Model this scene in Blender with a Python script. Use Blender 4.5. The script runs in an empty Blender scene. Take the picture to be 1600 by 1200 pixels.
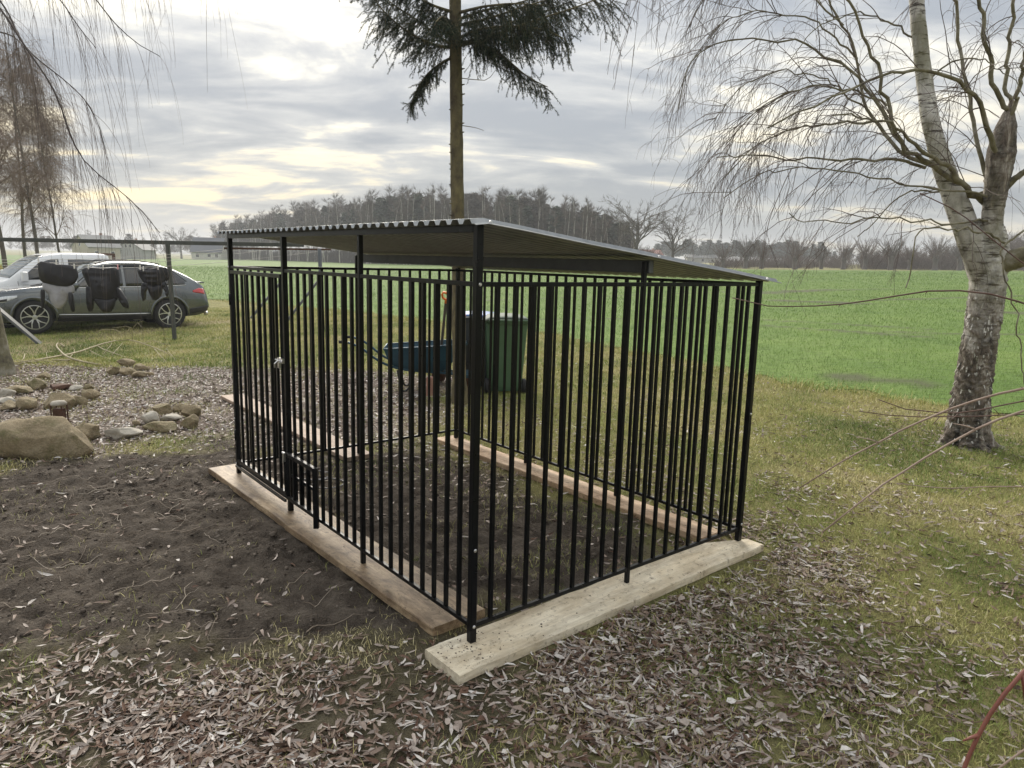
import bpy, bmesh, math, random
import numpy as np
from mathutils import Vector, Matrix

random.seed(7); RNG = np.random.default_rng(7)
scene = bpy.context.scene
col = scene.collection

# ------------------------------------------------------------------ camera
F_PX, PITCH, ROLL, CAM_H = 1118.0, math.radians(9.76), math.radians(1.5), 1.669
cam_data = bpy.data.cameras.new('camera')
cam_data.sensor_width = 36.0
cam_data.lens = F_PX / 1600.0 * 36.0
cam_data.clip_start = 0.05
cam_data.clip_end = 5000
cam = bpy.data.objects.new('camera', cam_data)
col.objects.link(cam)
cam.matrix_world = Matrix.Translation((0, 0, CAM_H)) @ Matrix.Rotation(math.pi / 2 - PITCH, 4, 'X') @ Matrix.Rotation(ROLL, 4, 'Z')
scene.camera = cam

# ------------------------------------------------------------------ sun and sky
SUN_EL, SUN_AZ = math.radians(34), math.radians(-20)      # azimuth measured from +Y towards +X
sun_dir = Vector((math.sin(SUN_AZ) * math.cos(SUN_EL), math.cos(SUN_AZ) * math.cos(SUN_EL), math.sin(SUN_EL)))
sd = bpy.data.lights.new('sun', 'SUN')
sd.energy = 1.5
sd.angle = math.radians(40)
sd.color = (1.0, 0.93, 0.82)
sun = bpy.data.objects.new('sun', sd)
col.objects.link(sun)
sun.rotation_euler = (-sun_dir).to_track_quat('-Z', 'Y').to_euler()

world = bpy.data.worlds.new('World')
scene.world = world
world.use_nodes = True
wt = world.node_tree
wt.nodes.clear()
def wn(t, **kw):
    n = wt.nodes.new(t)
    for k, v in kw.items(): setattr(n, k, v)
    return n
def wl(a, b): wt.links.new(a, b)
def wmath(op, a, b=None, c=None, clamp=False):
    n = wn('ShaderNodeMath', operation=op, use_clamp=clamp)
    for i, v in enumerate((a, b, c)):
        if v is None: continue
        if isinstance(v, (int, float)): n.inputs[i].default_value = v
        else: wl(v, n.inputs[i])
    return n.outputs[0]
def wmix(f, a, b, mode='MIX'):
    n = wn('ShaderNodeMix', data_type='RGBA', blend_type=mode)
    for i, v in ((0, f), (6, a), (7, b)):
        if isinstance(v, (int, float)): n.inputs[i].default_value = v
        elif isinstance(v, tuple): n.inputs[i].default_value = (*v, 1)
        else: wl(v, n.inputs[i])
    return n.outputs[2]
def wmap(v, a, b, c=0.0, d=1.0):
    n = wn('ShaderNodeMapRange', interpolation_type='SMOOTHSTEP')
    wl(v, n.inputs[0])
    for i, k in enumerate((a, b, c, d)): n.inputs[i + 1].default_value = k
    return n.outputs[0]
tc = wn('ShaderNodeTexCoord')
sep = wn('ShaderNodeSeparateXYZ'); wl(tc.outputs['Generated'], sep.inputs[0])
zc = wmath('MAXIMUM', sep.outputs[2], 0.0)
den = wmath('ADD', zc, 0.16)
cx = wmath('DIVIDE', sep.outputs[0], den); cy = wmath('DIVIDE', sep.outputs[1], den)
cmb = wn('ShaderNodeCombineXYZ')
wl(wmath('MULTIPLY', cx, 0.62), cmb.inputs[0]); wl(cy, cmb.inputs[1])
def wnoise(scale, detail, rough, dist, off):
    mp = wn('ShaderNodeMapping'); wl(cmb.outputs[0], mp.inputs[0]); mp.inputs['Location'].default_value = off
    n = wn('ShaderNodeTexNoise'); wl(mp.outputs[0], n.inputs['Vector'])
    n.inputs['Scale'].default_value = scale; n.inputs['Detail'].default_value = detail
    n.inputs['Roughness'].default_value = rough; n.inputs['Distortion'].default_value = dist
    return n.outputs['Fac']
n_big = wnoise(0.75, 3, 0.5, 0.3, (3.1, 0.4, 0))
n_mid = wnoise(2.0, 8, 0.58, 0.5, (1.7, 5.2, 0))
n_fin = wnoise(5.5, 5, 0.55, 0.2, (9.7, 2.2, 0))
cl = wmath('ADD', wmath('MULTIPLY', n_big, 0.40), wmath('ADD', wmath('MULTIPLY', n_mid, 0.45), wmath('MULTIPLY', n_fin, 0.15)))
thin = wmap(cl, 0.43, 0.57)                    # 0 thick grey cloud, 1 thin bright cloud
gap = wmap(cl, 0.515, 0.60)                     # brightest openings
nrm = wn('ShaderNodeVectorMath', operation='DOT_PRODUCT')
wl(tc.outputs['Generated'], nrm.inputs[0]); nrm.inputs[1].default_value = sun_dir
sunward = wmap(nrm.outputs['Value'], 0.35, 1.0)
low = wmap(zc, 0.05, 0.22, 1.0, 0.0)
c = wmix(thin, (0.130, 0.139, 0.151), (0.252, 0.250, 0.239))
warm = wmix(low, (0.48, 0.445, 0.355), (0.56, 0.45, 0.25))
c = wmix(wmath('MULTIPLY', gap, wmath('ADD', 0.45, wmath('MULTIPLY', sunward, 0.55))), c, warm)
hz = wmap(zc, 0.0, 0.075, 1.0, 0.0)
c = wmix(wmath('MULTIPLY', hz, 0.7), c, (0.225, 0.238, 0.255))
lift = wmath('ADD', 0.68, wmath('MULTIPLY', zc, 1.7))
lift = wmath('ADD', lift, wmath('MULTIPLY', sunward, 0.06))
vm = wn('ShaderNodeVectorMath', operation='SCALE'); wl(c, vm.inputs[0]); wl(lift, vm.inputs['Scale'])
bg_cloud = wn('ShaderNodeBackground'); wl(vm.outputs[0], bg_cloud.inputs[0]); bg_cloud.inputs[1].default_value = 1.0
sky = wn('ShaderNodeTexSky', sky_type='NISHITA')
sky.sun_disc = False; sky.sun_elevation = SUN_EL; sky.sun_rotation = SUN_AZ
bg_sky = wn('ShaderNodeBackground'); wl(sky.outputs[0], bg_sky.inputs[0]); bg_sky.inputs[1].default_value = 0.05
mixs = wn('ShaderNodeMixShader'); mixs.inputs[0].default_value = 0.93
wl(bg_sky.outputs[0], mixs.inputs[1]); wl(bg_cloud.outputs[0], mixs.inputs[2])
wo = wn('ShaderNodeOutputWorld'); wl(mixs.outputs[0], wo.inputs[0])

vs = scene.view_settings
vs.view_transform = 'Standard'; vs.look = 'None'; vs.exposure = 1.6; vs.gamma = 1.0; vs.use_curve_mapping = False
scene.cycles.use_denoising = True
scene.cycles.max_bounces = 4
scene.cycles.diffuse_bounces = 2
scene.cycles.transparent_max_bounces = 6

# ------------------------------------------------------------------ helpers: pixels to places
def ray(u, v):
    a, b = u - 800.0, v - 600.0
    cr, sr = math.cos(ROLL), math.sin(ROLL)
    x, y = cr * a + sr * b, -sr * a + cr * b
    return np.array([x, F_PX * math.cos(PITCH) - y * math.sin(PITCH), -F_PX * math.sin(PITCH) - y * math.cos(PITCH)])
def V(u, v, Y):
    d = ray(u, v); return np.array([0, 0, CAM_H]) + d * (Y / d[1])
def G(u, v, z=0.0):
    d = ray(u, v); return np.array([0, 0, CAM_H]) + d * ((z - CAM_H) / d[2])
def sstep(a, b, x):
    t = np.clip((x - a) / (b - a), 0, 1); return t * t * (3 - 2 * t)
def tz(x, y):
    x = np.asarray(x, float); y = np.asarray(y, float)
    w = np.maximum(sstep(7.5, 14, y), 0)
    return w * (0.018 * np.clip(x, -160, 120) + 0.006 * np.clip(y - 15, 0, 250)) - 0.17 * sstep(-2.5, -8.5, x) * sstep(9.5, 14.5, y) * (1 - sstep(40, 120, y))
def GT(u, v):
    z = 0.0
    for _ in range(25):
        g = G(u, v, z); z = 0.5 * z + 0.5 * float(tz(g[0], g[1]))
    g = G(u, v, z); g[2] = float(tz(g[0], g[1])); return g
def PM(Y): return Y / F_PX          # metres per photograph pixel at depth Y

# ------------------------------------------------------------------ helpers: noise and masks
def _hash(ix, iy, s):
    h = (ix.astype(np.int64) * 374761393 + iy.astype(np.int64) * 668265263 + s * 974634777) & 0x7fffffff
    h = ((h ^ (h >> 13)) * 1274126177) & 0x7fffffff
    return ((h ^ (h >> 16)) & 0xffff) / 65535.0
def vnoise(x, y, s=0):
    ix, iy = np.floor(x), np.floor(y); fx, fy = x - ix, y - iy
    fx, fy = fx * fx * (3 - 2 * fx), fy * fy * (3 - 2 * fy)
    a, b = _hash(ix, iy, s), _hash(ix + 1, iy, s); c_, d = _hash(ix, iy + 1, s), _hash(ix + 1, iy + 1, s)
    return (a * (1 - fx) + b * fx) * (1 - fy) + (c_ * (1 - fx) + d * fx) * fy
def fbm(x, y, sc, oct=4, s=0):
    x = np.asarray(x, float) * sc; y = np.asarray(y, float) * sc; t = 0; a = 0.5; n = 0
    for i in range(oct):
        t = t + a * vnoise(x + 17.3 * i, y - 9.1 * i, s + i); n += a; a *= 0.5; x = x * 2.03; y = y * 2.03
    return t / n
def poly_sd(px, py, poly):
    px = np.asarray(px, float); py = np.asarray(py, float)
    inside = np.zeros(px.shape, bool); d = np.full(px.shape, 1e9); n = len(poly)
    for i in range(n):
        x0, y0 = poly[i]; x1, y1 = poly[(i + 1) % n]
        ex, ey = x1 - x0, y1 - y0
        t = np.clip(((px - x0) * ex + (py - y0) * ey) / (ex * ex + ey * ey), 0, 1)
        d = np.minimum(d, np.hypot(px - x0 - t * ex, py - y0 - t * ey))
        cnd = ((y0 > py) != (y1 > py)) & (px < ex * (py - y0) / (ey if ey else 1e-9) + x0)
        inside ^= cnd
    return np.where(inside, d, -d)
DIRT = [(-6.0, 4.3), (-3.8, 5.15), (-3.1, 5.75), (-2.55, 6.15), (-1.9, 5.9), (-0.7, 6.0), (0.5, 4.9), (1.15, 4.0), (0.3, 3.3), (-0.05, 3.0),
        (-0.35, 2.78), (-0.75, 2.72), (-1.3, 2.60), (-2.2, 2.62), (-3.4, 2.45), (-6.0, 2.3)]
YARD = [(-14, 5.2), (-3.9, 5.2), (-2.6, 6.2), (-2.0, 6.0), (-0.8, 6.4), (-0.6, 8.0), (-0.9, 10.2), (-3.0, 10.8), (-4.6, 10.6), (-6.2, 10.4), (-14, 10.5)]
FRONT = [(-6, 2.55), (-2.2, 2.66), (-0.8, 2.74), (0.0, 2.66), (0.5, 3.15), (1.5, 4.1), (1.9, 4.0), (1.75, 3.0), (1.6, 2.3), (2.2, 1.0), (-6, 1.0)]
def m_dirt(x, y): return sstep(-0.22, 0.22, poly_sd(x, y, DIRT) + (fbm(x, y, 2.2, 3, 5) - 0.5) * 0.9)
def m_yard(x, y): return sstep(-0.4, 0.4, poly_sd(x, y, YARD) + (fbm(x, y, 1.3, 3, 9) - 0.5) * 1.6)
def m_front(x, y): return sstep(-0.5, 0.4, poly_sd(x, y, FRONT) + (fbm(x, y, 1.7, 3, 12) - 0.5) * 1.1)
FE_P = [GT(u, v) for u, v in ((330, 468), (500, 484), (640, 500), (850, 524), (1000, 553), (1190, 592), (1460, 634), (1640, 668))]
FE_X = np.array([-120, -40, -20] + [p[0] for p in FE_P] + [14, 40]); FE_Y = np.array([70, 40, 31] + [p[1] for p in FE_P] + [5.5, 3.0])
def field_in(x, y):        # metres inside the sown field
    return (y - np.interp(x, FE_X, FE_Y)) + (fbm(x, y, 0.8, 3, 21) - 0.5) * 1.0
def bumps(x, y):
    dm = m_dirt(x, y)
    near = 1 - sstep(9, 14, y)
    return near * ((fbm(x, y, 5, 4, 31) - 0.5) * (0.012 + 0.075 * dm) + np.abs(fbm(x, y, 13, 3, 33) - 0.5) * -0.085 * dm + 0.010 * dm + (fbm(x, y, 30, 2, 34) - 0.5) * 0.018 * dm + (fbm(x, y, 0.9, 2, 35) - 0.5) * 0.05 * sstep(0.3, 1.2, kennel_dist(x, y)))
def gz(x, y): return tz(x, y) + bumps(np.asarray(x, float), np.asarray(y, float))

# kennel frame: A near corner, e1 along the gate side, e2 along the low end
KA = np.array([-0.146, 2.856]); KTH = math.radians(129.06)
E1 = np.array([math.cos(KTH), math.sin(KTH)]); E2 = np.array([math.sin(KTH), -math.cos(KTH)])
LAB, LAC, KZ, KH, KR = 3.0, 1.973, 0.045, 1.761, 1.551
def kxy(a, b): return KA + E1 * a + E2 * b
def kloc(x, y):
    dx, dy = np.asarray(x) - KA[0], np.asarray(y) - KA[1]
    return dx * E1[0] + dy * E1[1], dx * E2[0] + dy * E2[1]
def kennel_dist(x, y):
    a, b = kloc(x, y)
    return np.maximum(np.maximum(-0.25 - a, a - 3.25), np.maximum(-0.25 - b, b - 2.2))

# ------------------------------------------------------------------ helpers: materials
MATS = {}
def new_mat(name):
    m = bpy.data.materials.new(name); m.use_nodes = True
    b = m.node_tree.nodes['Principled BSDF']
    MATS[name] = m
    return m, m.node_tree, b
def nz(nt, scale, detail=4, rough=0.55, vec=None, dist=0.0):
    n = nt.nodes.new('ShaderNodeTexNoise')
    n.inputs['Scale'].default_value = scale; n.inputs['Detail'].default_value = detail
    n.inputs['Roughness'].default_value = rough; n.inputs['Distortion'].default_value = dist
    if vec is not None: nt.links.new(vec, n.inputs['Vector'])
    return n.outputs['Fac']
def ramp(nt, fac, stops):
    r = nt.nodes.new('ShaderNodeValToRGB'); e = r.color_ramp.elements
    while len(e) < len(stops): e.new(0.5)
    for el, (p, c_) in zip(e, stops): el.position = p; el.color = (*c_, 1)
    nt.links.new(fac, r.inputs[0]); return r.outputs[0]
def mixc(nt, f, a, b, mode='MIX'):
    n = nt.nodes.new('ShaderNodeMix'); n.data_type = 'RGBA'; n.blend_type = mode
    for i, v in ((0, f), (6, a), (7, b)):
        if isinstance(v, (int, float)): n.inputs[i].default_value = v
        elif isinstance(v, tuple): n.inputs[i].default_value = (*v, 1)
        else: nt.links.new(v, n.inputs[i])
    return n.outputs[2]
def coords(nt, scale=(1, 1, 1), kind='Object'):
    t = nt.nodes.new('ShaderNodeTexCoord'); mp = nt.nodes.new('ShaderNodeMapping')
    mp.inputs['Scale'].default_value = scale
    nt.links.new(t.outputs[kind], mp.inputs[0]); return mp.outputs[0]
def geo_pos(nt, scale=(1, 1, 1)):
    t = nt.nodes.new('ShaderNodeNewGeometry'); mp = nt.nodes.new('ShaderNodeMapping')
    mp.inputs['Scale'].default_value = scale
    nt.links.new(t.outputs['Position'], mp.inputs[0]); return mp.outputs[0]
def bump(nt, b, h, strength, dist=0.01):
    n = nt.nodes.new('ShaderNodeBump'); n.inputs['Strength'].default_value = strength; n.inputs['Distance'].default_value = dist
    nt.links.new(h, n.inputs['Height']); nt.links.new(n.outputs[0], b.inputs['Normal'])
def attr(nt, name):
    a = nt.nodes.new('ShaderNodeAttribute'); a.attribute_name = name; return a.outputs['Fac']
def pmat(name, c1, c2, scale=6, rough=0.6, metal=0.0, bmp=0.0, bdist=0.005, stretch=(1, 1, 1), rvar=0.0, coat=0.0, spec=None):
    m, nt, b = new_mat(name)
    v = coords(nt, stretch)
    f = nz(nt, scale, 5, 0.6, v)
    nt.links.new(ramp(nt, f, [(0.32, c1), (0.68, c2)]), b.inputs['Base Color'])
    b.inputs['Roughness'].default_value = rough; b.inputs['Metallic'].default_value = metal
    if spec is not None: b.inputs['Specular IOR Level'].default_value = spec
    if coat: b.inputs['Coat Weight'].default_value = coat; b.inputs['Coat Roughness'].default_value = 0.05
    if rvar:
        mr = nt.nodes.new('ShaderNodeMapRange'); nt.links.new(nz(nt, scale * 2.3, 4, 0.6, v), mr.inputs[0])
        mr.inputs[3].default_value = rough - rvar; mr.inputs[4].default_value = rough + rvar
        nt.links.new(mr.outputs[0], b.inputs['Roughness'])
    if bmp: bump(nt, b, nz(nt, scale * 4, 5, 0.65, v), bmp, bdist)
    return m
def rmat(name, stops, rough=0.7, nscale=0, c_over=None, trans=0.0):     # colour picked by the per-piece value 'rnd'
    m, nt, b = new_mat(name)
    c_ = ramp(nt, attr(nt, 'rnd'), stops)
    if c_over: c_ = mixc(nt, nz(nt, nscale, 3, 0.5, geo_pos(nt)), c_, c_over, 'MULTIPLY')
    nt.links.new(c_, b.inputs['Base Color']); b.inputs['Roughness'].default_value = rough
    b.inputs['Specular IOR Level'].default_value = 0.25
    return m

# ------------------------------------------------------------------ helpers: mesh building
def unit(v):
    v = np.asarray(v, float); return v / (np.linalg.norm(v) + 1e-12)
class MB:
    def __init__(s): s.v = []; s.f = []; s.n = 0; s.r = []
    def add(s, v, f, rnd=None):
        v = np.asarray(v, float).reshape(-1, 3); s.v.append(v)
        for fa in f: s.f.append(tuple(int(i) + s.n for i in fa))
        s.r.append(np.full(len(v), random.random() if rnd is None else rnd)); s.n += len(v); return s
    def box(s, c, sz, ax=None):
        c = np.asarray(c, float); h = np.asarray(sz, float) / 2
        ax = np.eye(3) if ax is None else np.asarray(ax, float)
        p = [c + ax[0] * h[0] * i + ax[1] * h[1] * j + ax[2] * h[2] * k for i in (-1, 1) for j in (-1, 1) for k in (-1, 1)]
        return s.add(p, [(0, 1, 3, 2), (4, 6, 7, 5), (0, 4, 5, 1), (2, 3, 7, 6), (0, 2, 6, 4), (1, 5, 7, 3)])
    def beam(s, p, q, w, h, up=(0, 0, 1)):
        p, q = np.asarray(p, float), np.asarray(q, float); d = unit(q - p); up = np.asarray(up, float)
        if abs(np.dot(d, up)) > 0.98: up = np.array([1.0, 0, 0])
        sx = unit(np.cross(d, up)); uz = np.cross(sx, d)
        return s.box((p + q) / 2, (np.linalg.norm(q - p), w, h), (d, sx, uz))
    def tube(s, pts, rad, n=8, cap=True):
        pts = np.asarray(pts, float); k = len(pts)
        rad = np.full(k, rad, float) if np.isscalar(rad) else np.asarray(rad, float)
        t = np.gradient(pts, axis=0); t /= (np.linalg.norm(t, axis=1)[:, None] + 1e-12)
        ref = np.array([0.0, 0, 1]) if abs(t[0][2]) < 0.9 else np.array([1.0, 0, 0])
        a = unit(np.cross(t[0], ref)); A = [a]
        for i in range(1, k):
            a = a - t[i] * np.dot(a, t[i]); a = unit(a); A.append(a)
        A = np.array(A); B = np.cross(t, A)
        an = np.arange(n) * 2 * math.pi / n
        v = pts[:, None] + rad[:, None, None] * (A[:, None] * np.cos(an)[None, :, None] + B[:, None] * np.sin(an)[None, :, None])
        f = [(i * n + j, i * n + (j + 1) % n, (i + 1) * n + (j + 1) % n, (i + 1) * n + j) for i in range(k - 1) for j in range(n)]
        if cap: f += [tuple(range(n))[::-1], tuple((k - 1) * n + j for j in range(n))]
        return s.add(v.reshape(-1, 3), f)
    def lathe(s, prof, c, ax=(0, 0, 1), n=20):      # prof: (radius, height)
        az = unit(ax); ref = np.array([1.0, 0, 0]) if abs(az[0]) < 0.9 else np.array([0, 1.0, 0])
        a = unit(np.cross(az, ref)); b = np.cross(az, a); c = np.asarray(c, float)
        v = [c + az * h + r * (a * math.cos(t) + b * math.sin(t)) for r, h in prof for t in np.arange(n) * 2 * math.pi / n]
        f = [(i * n + j, i * n + (j + 1) % n, (i + 1) * n + (j + 1) % n, (i + 1) * n + j) for i in range(len(prof) - 1) for j in range(n)]
        f += [tuple(range(n))[::-1], tuple((len(prof) - 1) * n + j for j in range(n))]
        return s.add(v, f)
    def grid(s, P):           # P[i][j] points
        P = np.asarray(P, float); a, b = P.shape[:2]
        f = [(i * b + j, (i + 1) * b + j, (i + 1) * b + j + 1, i * b + j + 1) for i in range(a - 1) for j in range(b - 1)]
        return s.add(P.reshape(-1, 3), f)
    def build(s, name, mat, parent=None, smooth=False, origin=None, bevel=0.0):
        v = np.concatenate(s.v) if s.v else np.zeros((0, 3))
        o0 = np.zeros(3) if parent is None else np.array(WORLD_LOC.get(parent.name, (0, 0, 0)))
        if parent is None and origin is not None: o0 = np.asarray(origin, float)
        me = bpy.data.meshes.new(name); me.from_pydata((v - o0).tolist(), [], s.f)
        me.attributes.new('rnd', 'FLOAT', 'POINT').data.foreach_set('value', np.concatenate(s.r).astype(np.float32))
        return link(name, me, mat, parent, smooth, o0 if parent is None else None, bevel)
WORLD_LOC = {}
def link(name, me, mat, parent=None, smooth=False, loc=None, bevel=0.0):
    if mat is not None: me.materials.append(MATS[mat] if isinstance(mat, str) else mat)
    if smooth: me.polygons.foreach_set('use_smooth', [True] * len(me.polygons))
    o = bpy.data.objects.new(name, me); col.objects.link(o)
    if parent is not None:
        o.parent = parent; WORLD_LOC[o.name] = WORLD_LOC.get(parent.name, (0, 0, 0))
    elif loc is not None:
        o.location = loc; WORLD_LOC[o.name] = tuple(loc)
    if bevel:
        bv = o.modifiers.new('bevel', 'BEVEL'); bv.width = bevel; bv.segments = 2; bv.limit_method = 'ANGLE'
    return o
def tag(o, label=None, cat=None, group=None, kind=None):
    if label: o['label'] = label
    if cat: o['category'] = cat
    if group: o['group'] = group
    if kind: o['kind'] = kind
    return o
def empty(name, loc, label, cat, group=None):
    o = bpy.data.objects.new(name, None); col.objects.link(o); o.location = loc; o.empty_display_size = 0.1
    WORLD_LOC[o.name] = tuple(loc); return tag(o, label, cat, group)
def np_mesh(name, v, f, mat, rnd=None, kind=None, parent=None, smooth=False, loc=None):
    """v (N,3), f (M,3 or 4) numpy -> mesh object, quickly"""
    me = bpy.data.meshes.new(name); m = f.shape[1]
    off = np.zeros(3)
    if parent is not None: off = np.array(WORLD_LOC.get(parent.name, (0, 0, 0)))
    elif loc is not None: off = np.asarray(loc, float)
    me.vertices.add(len(v)); me.vertices.foreach_set('co', (v - off).astype(np.float32).ravel())
    me.loops.add(f.size); me.loops.foreach_set('vertex_index', f.astype(np.int32).ravel())
    me.polygons.add(len(f)); me.polygons.foreach_set('loop_start', np.arange(0, f.size, m, dtype=np.int32))
    me.update(calc_edges=True)
    if rnd is not None: me.attributes.new('rnd', 'FLOAT', 'POINT').data.foreach_set('value', rnd.astype(np.float32))
    o = link(name, me, mat, parent, smooth, loc if parent is None else None)
    if kind: o['kind'] = kind
    return o
def tubes_np(P, R, n=3):
    """P (N,k,3) polylines, R (N,k) radii -> verts, quads, per-vertex polyline index"""
    N, k = P.shape[:2]
    t = np.gradient(P, axis=1); t /= (np.linalg.norm(t, axis=2)[..., None] + 1e-12)
    ref = np.where(np.abs(t[..., 2:3]) < 0.8, np.array([0, 0, 1.0]), np.array([1.0, 0.3, 0]))
    a = np.cross(t, ref); a /= (np.linalg.norm(a, axis=2)[..., None] + 1e-12); b = np.cross(t, a)
    an = np.arange(n) * 2 * math.pi / n
    v = P[:, :, None] + R[:, :, None, None] * (a[:, :, None] * np.cos(an)[:, None] + b[:, :, None] * np.sin(an)[:, None])
    base = (np.arange(N) * k * n)[:, None, None] + (np.arange(k - 1) * n)[None, :, None]
    j = np.arange(n)[None, None, :]; j2 = (j + 1) % n
    f = np.stack([base + j, base + j2, base + n + j2, base + n + j], -1).reshape(-1, 4)
    return v.reshape(-1, 3), f, np.repeat(np.arange(N), k * n)
def grow(p0, d0, length, k, droop, wig, curl=0.0):
    """grow N twigs from p0 along d0: droop pulls down, wig bends at random"""
    N = len(p0); P = np.zeros((N, k, 3)); P[:, 0] = p0
    d = d0 / (np.linalg.norm(d0, axis=1)[:, None] + 1e-9); st = (length / (k - 1))[:, None]
    for i in range(1, k):
        d = d + RNG.normal(0, 1, (N, 3)) * wig + np.array([0, 0, -1.0]) * np.reshape(droop, (-1, 1)) / (k - 1)
        d /= (np.linalg.norm(d, axis=1)[:, None] + 1e-9)
        P[:, i] = P[:, i - 1] + d * st
    return P
def along(P, R, cnt, lo=0.15, hi=1.0):
    """random points on polylines (N,k,3): position, tangent, radius; cnt picks in all"""
    N, k = P.shape[:2]; i = RNG.integers(0, N, cnt); t = RNG.uniform(lo, hi, cnt) * (k - 1)
    j = np.minimum(t.astype(int), k - 2); fr = (t - j)[:, None]
    p = P[i, j] * (1 - fr) + P[i, j + 1] * fr; d = P[i, j + 1] - P[i, j]
    d /= (np.linalg.norm(d, axis=1)[:, None] + 1e-9)
    return p, d, R[i, j] * (1 - fr[:, 0]) + R[i, j + 1] * fr[:, 0]
def resample(pts, k):
    pts = np.asarray(pts, float); s = np.r_[0, np.cumsum(np.linalg.norm(np.diff(pts, axis=0), axis=1))]
    q = np.linspace(0, s[-1], k)
    # Catmull-like smoothing by cubic interpolation of each coordinate through dense linear + box filter
    lin = np.stack([np.interp(np.linspace(0, s[-1], k * 6), s, pts[:, i]) for i in range(3)], 1)
    w = max(3, k // 2 * 2 + 1); pad = np.pad(lin, ((w // 2, w // 2), (0, 0)), mode='edge')
    sm = np.stack([np.convolve(pad[:, i], np.ones(w) / w, 'valid') for i in range(3)], 1)
    sm[0] = pts[0]; sm[-1] = pts[-1]
    return sm[np.linspace(0, len(sm) - 1, k).astype(int)]
def copy_tree(o, loc, scale=1.0, rz=0.0):
    c_ = o.copy(); col.objects.link(c_); c_.location = loc; c_.rotation_euler = (0, 0, rz)
    c_.scale = (scale,) * 3 if np.isscalar(scale) else scale
    for ch in list(o.children):
        d = ch.copy(); col.objects.link(d); d.parent = c_
        for g in list(ch.children):
            e = g.copy(); col.objects.link(e); e.parent = d
    return c_

# ------------------------------------------------------------------ materials
pmat('black_steel', (0.0028, 0.0036, 0.0046), (0.0045, 0.0055, 0.007), 9, 0.30, 0.0, 0.05, 0.001, rvar=0.08, spec=0.22)
pmat('zinc_sheet', (0.21, 0.222, 0.23), (0.30, 0.312, 0.32), 14, 0.32, 0.6, rvar=0.06)
pmat('grey_steel', (0.075, 0.082, 0.088), (0.11, 0.118, 0.125), 8, 0.5, 0.35, rvar=0.1)
pmat('bright_steel', (0.62, 0.62, 0.62), (0.75, 0.75, 0.75), 30, 0.28, 1.0)
pmat('painted_grey', (0.042, 0.047, 0.045), (0.07, 0.075, 0.07), 5, 0.6, 0.1, 0.1)
pmat('rust', (0.055, 0.026, 0.016), (0.12, 0.06, 0.038), 18, 0.85, 0.2, 0.4)
pmat('rubber', (0.010, 0.010, 0.011), (0.018, 0.018, 0.019), 20, 0.8)
pmat('plastic_black', (0.012, 0.012, 0.013), (0.02, 0.02, 0.021), 10, 0.5)
pmat('car_paint', (0.105, 0.118, 0.126), (0.118, 0.13, 0.138), 3, 0.26, 0.75, coat=1.0)
pmat('van_paint', (0.72, 0.74, 0.76), (0.80, 0.81, 0.82), 2, 0.35, 0.0, coat=0.6)
pmat('car_glass', (0.010, 0.012, 0.014), (0.014, 0.016, 0.018), 2, 0.04, 0.0, spec=0.9)
pmat('windscreen', (0.10, 0.12, 0.12), (0.14, 0.16, 0.16), 2, 0.05, 0.0, spec=0.9)
pmat('alloy', (0.55, 0.56, 0.57), (0.66, 0.67, 0.68), 5, 0.3, 0.9)
pmat('lamp_glass', (0.45, 0.48, 0.5), (0.7, 0.72, 0.74), 20, 0.12, 0.2, coat=0.8)
pmat('tail_red', (0.42, 0.015, 0.02), (0.62, 0.03, 0.035), 12, 0.2, 0.0, coat=0.8)
pmat('bin_green', (0.058, 0.118, 0.062), (0.076, 0.145, 0.08), 4, 0.5, 0, 0.05)
pmat('bin_lid_pale', (0.09, 0.115, 0.092), (0.13, 0.155, 0.128), 5, 0.7)
pmat('bin_grey', (0.035, 0.042, 0.048), (0.05, 0.057, 0.062), 4, 0.5)
pmat('bin_blue', (0.07, 0.15, 0.36), (0.11, 0.21, 0.46), 4, 0.4)
pmat('barrow_blue', (0.010, 0.042, 0.068), (0.022, 0.078, 0.115), 5, 0.4, 0.2, 0.1, rvar=0.12)
pmat('orange_plastic', (0.85, 0.20, 0.035), (0.95, 0.28, 0.06), 6, 0.4)
pmat('dark_wood', (0.05, 0.04, 0.032), (0.10, 0.082, 0.066), 12, 0.7, 0, 0.2, stretch=(8, 8, 1))
pmat('clay_block', (0.30, 0.16, 0.115), (0.40, 0.24, 0.175), 12, 0.9, 0, 0.3)
pmat('cloth_black', (0.006, 0.006, 0.009), (0.011, 0.011, 0.015), 16, 0.48, 0, 0.25, 0.01)
pmat('cloth_grey', (0.27, 0.27, 0.29), (0.36, 0.36, 0.38), 10, 0.85, 0, 0.25, 0.01)
pmat('peg_white', (0.7, 0.68, 0.64), (0.8, 0.78, 0.75), 10, 0.5)
pmat('peg_pink', (0.7, 0.3, 0.35), (0.8, 0.4, 0.45), 10, 0.5)
pmat('line_wire', (0.38, 0.37, 0.34), (0.5, 0.48, 0.45), 10, 0.5)
pmat('house_plaster', (0.52, 0.51, 0.47), (0.62, 0.60, 0.56), 3, 0.9)
pmat('house_cream', (0.40, 0.35, 0.26), (0.48, 0.42, 0.32), 3, 0.9)
pmat('house_grey', (0.30, 0.30, 0.30), (0.38, 0.38, 0.37), 3, 0.9)
pmat('roof_slate', (0.06, 0.068, 0.085), (0.09, 0.10, 0.12), 5, 0.7)
pmat('roof_grey', (0.20, 0.20, 0.20), (0.27, 0.27, 0.26), 5, 0.8)
pmat('roof_red', (0.26, 0.11, 0.085), (0.34, 0.15, 0.115), 4, 0.8)
pmat('pane_dark', (0.03, 0.035, 0.04), (0.05, 0.055, 0.06), 4, 0.15)
pmat('yellow_board', (0.52, 0.42, 0.07), (0.62, 0.50, 0.11), 6, 0.7)
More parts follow.
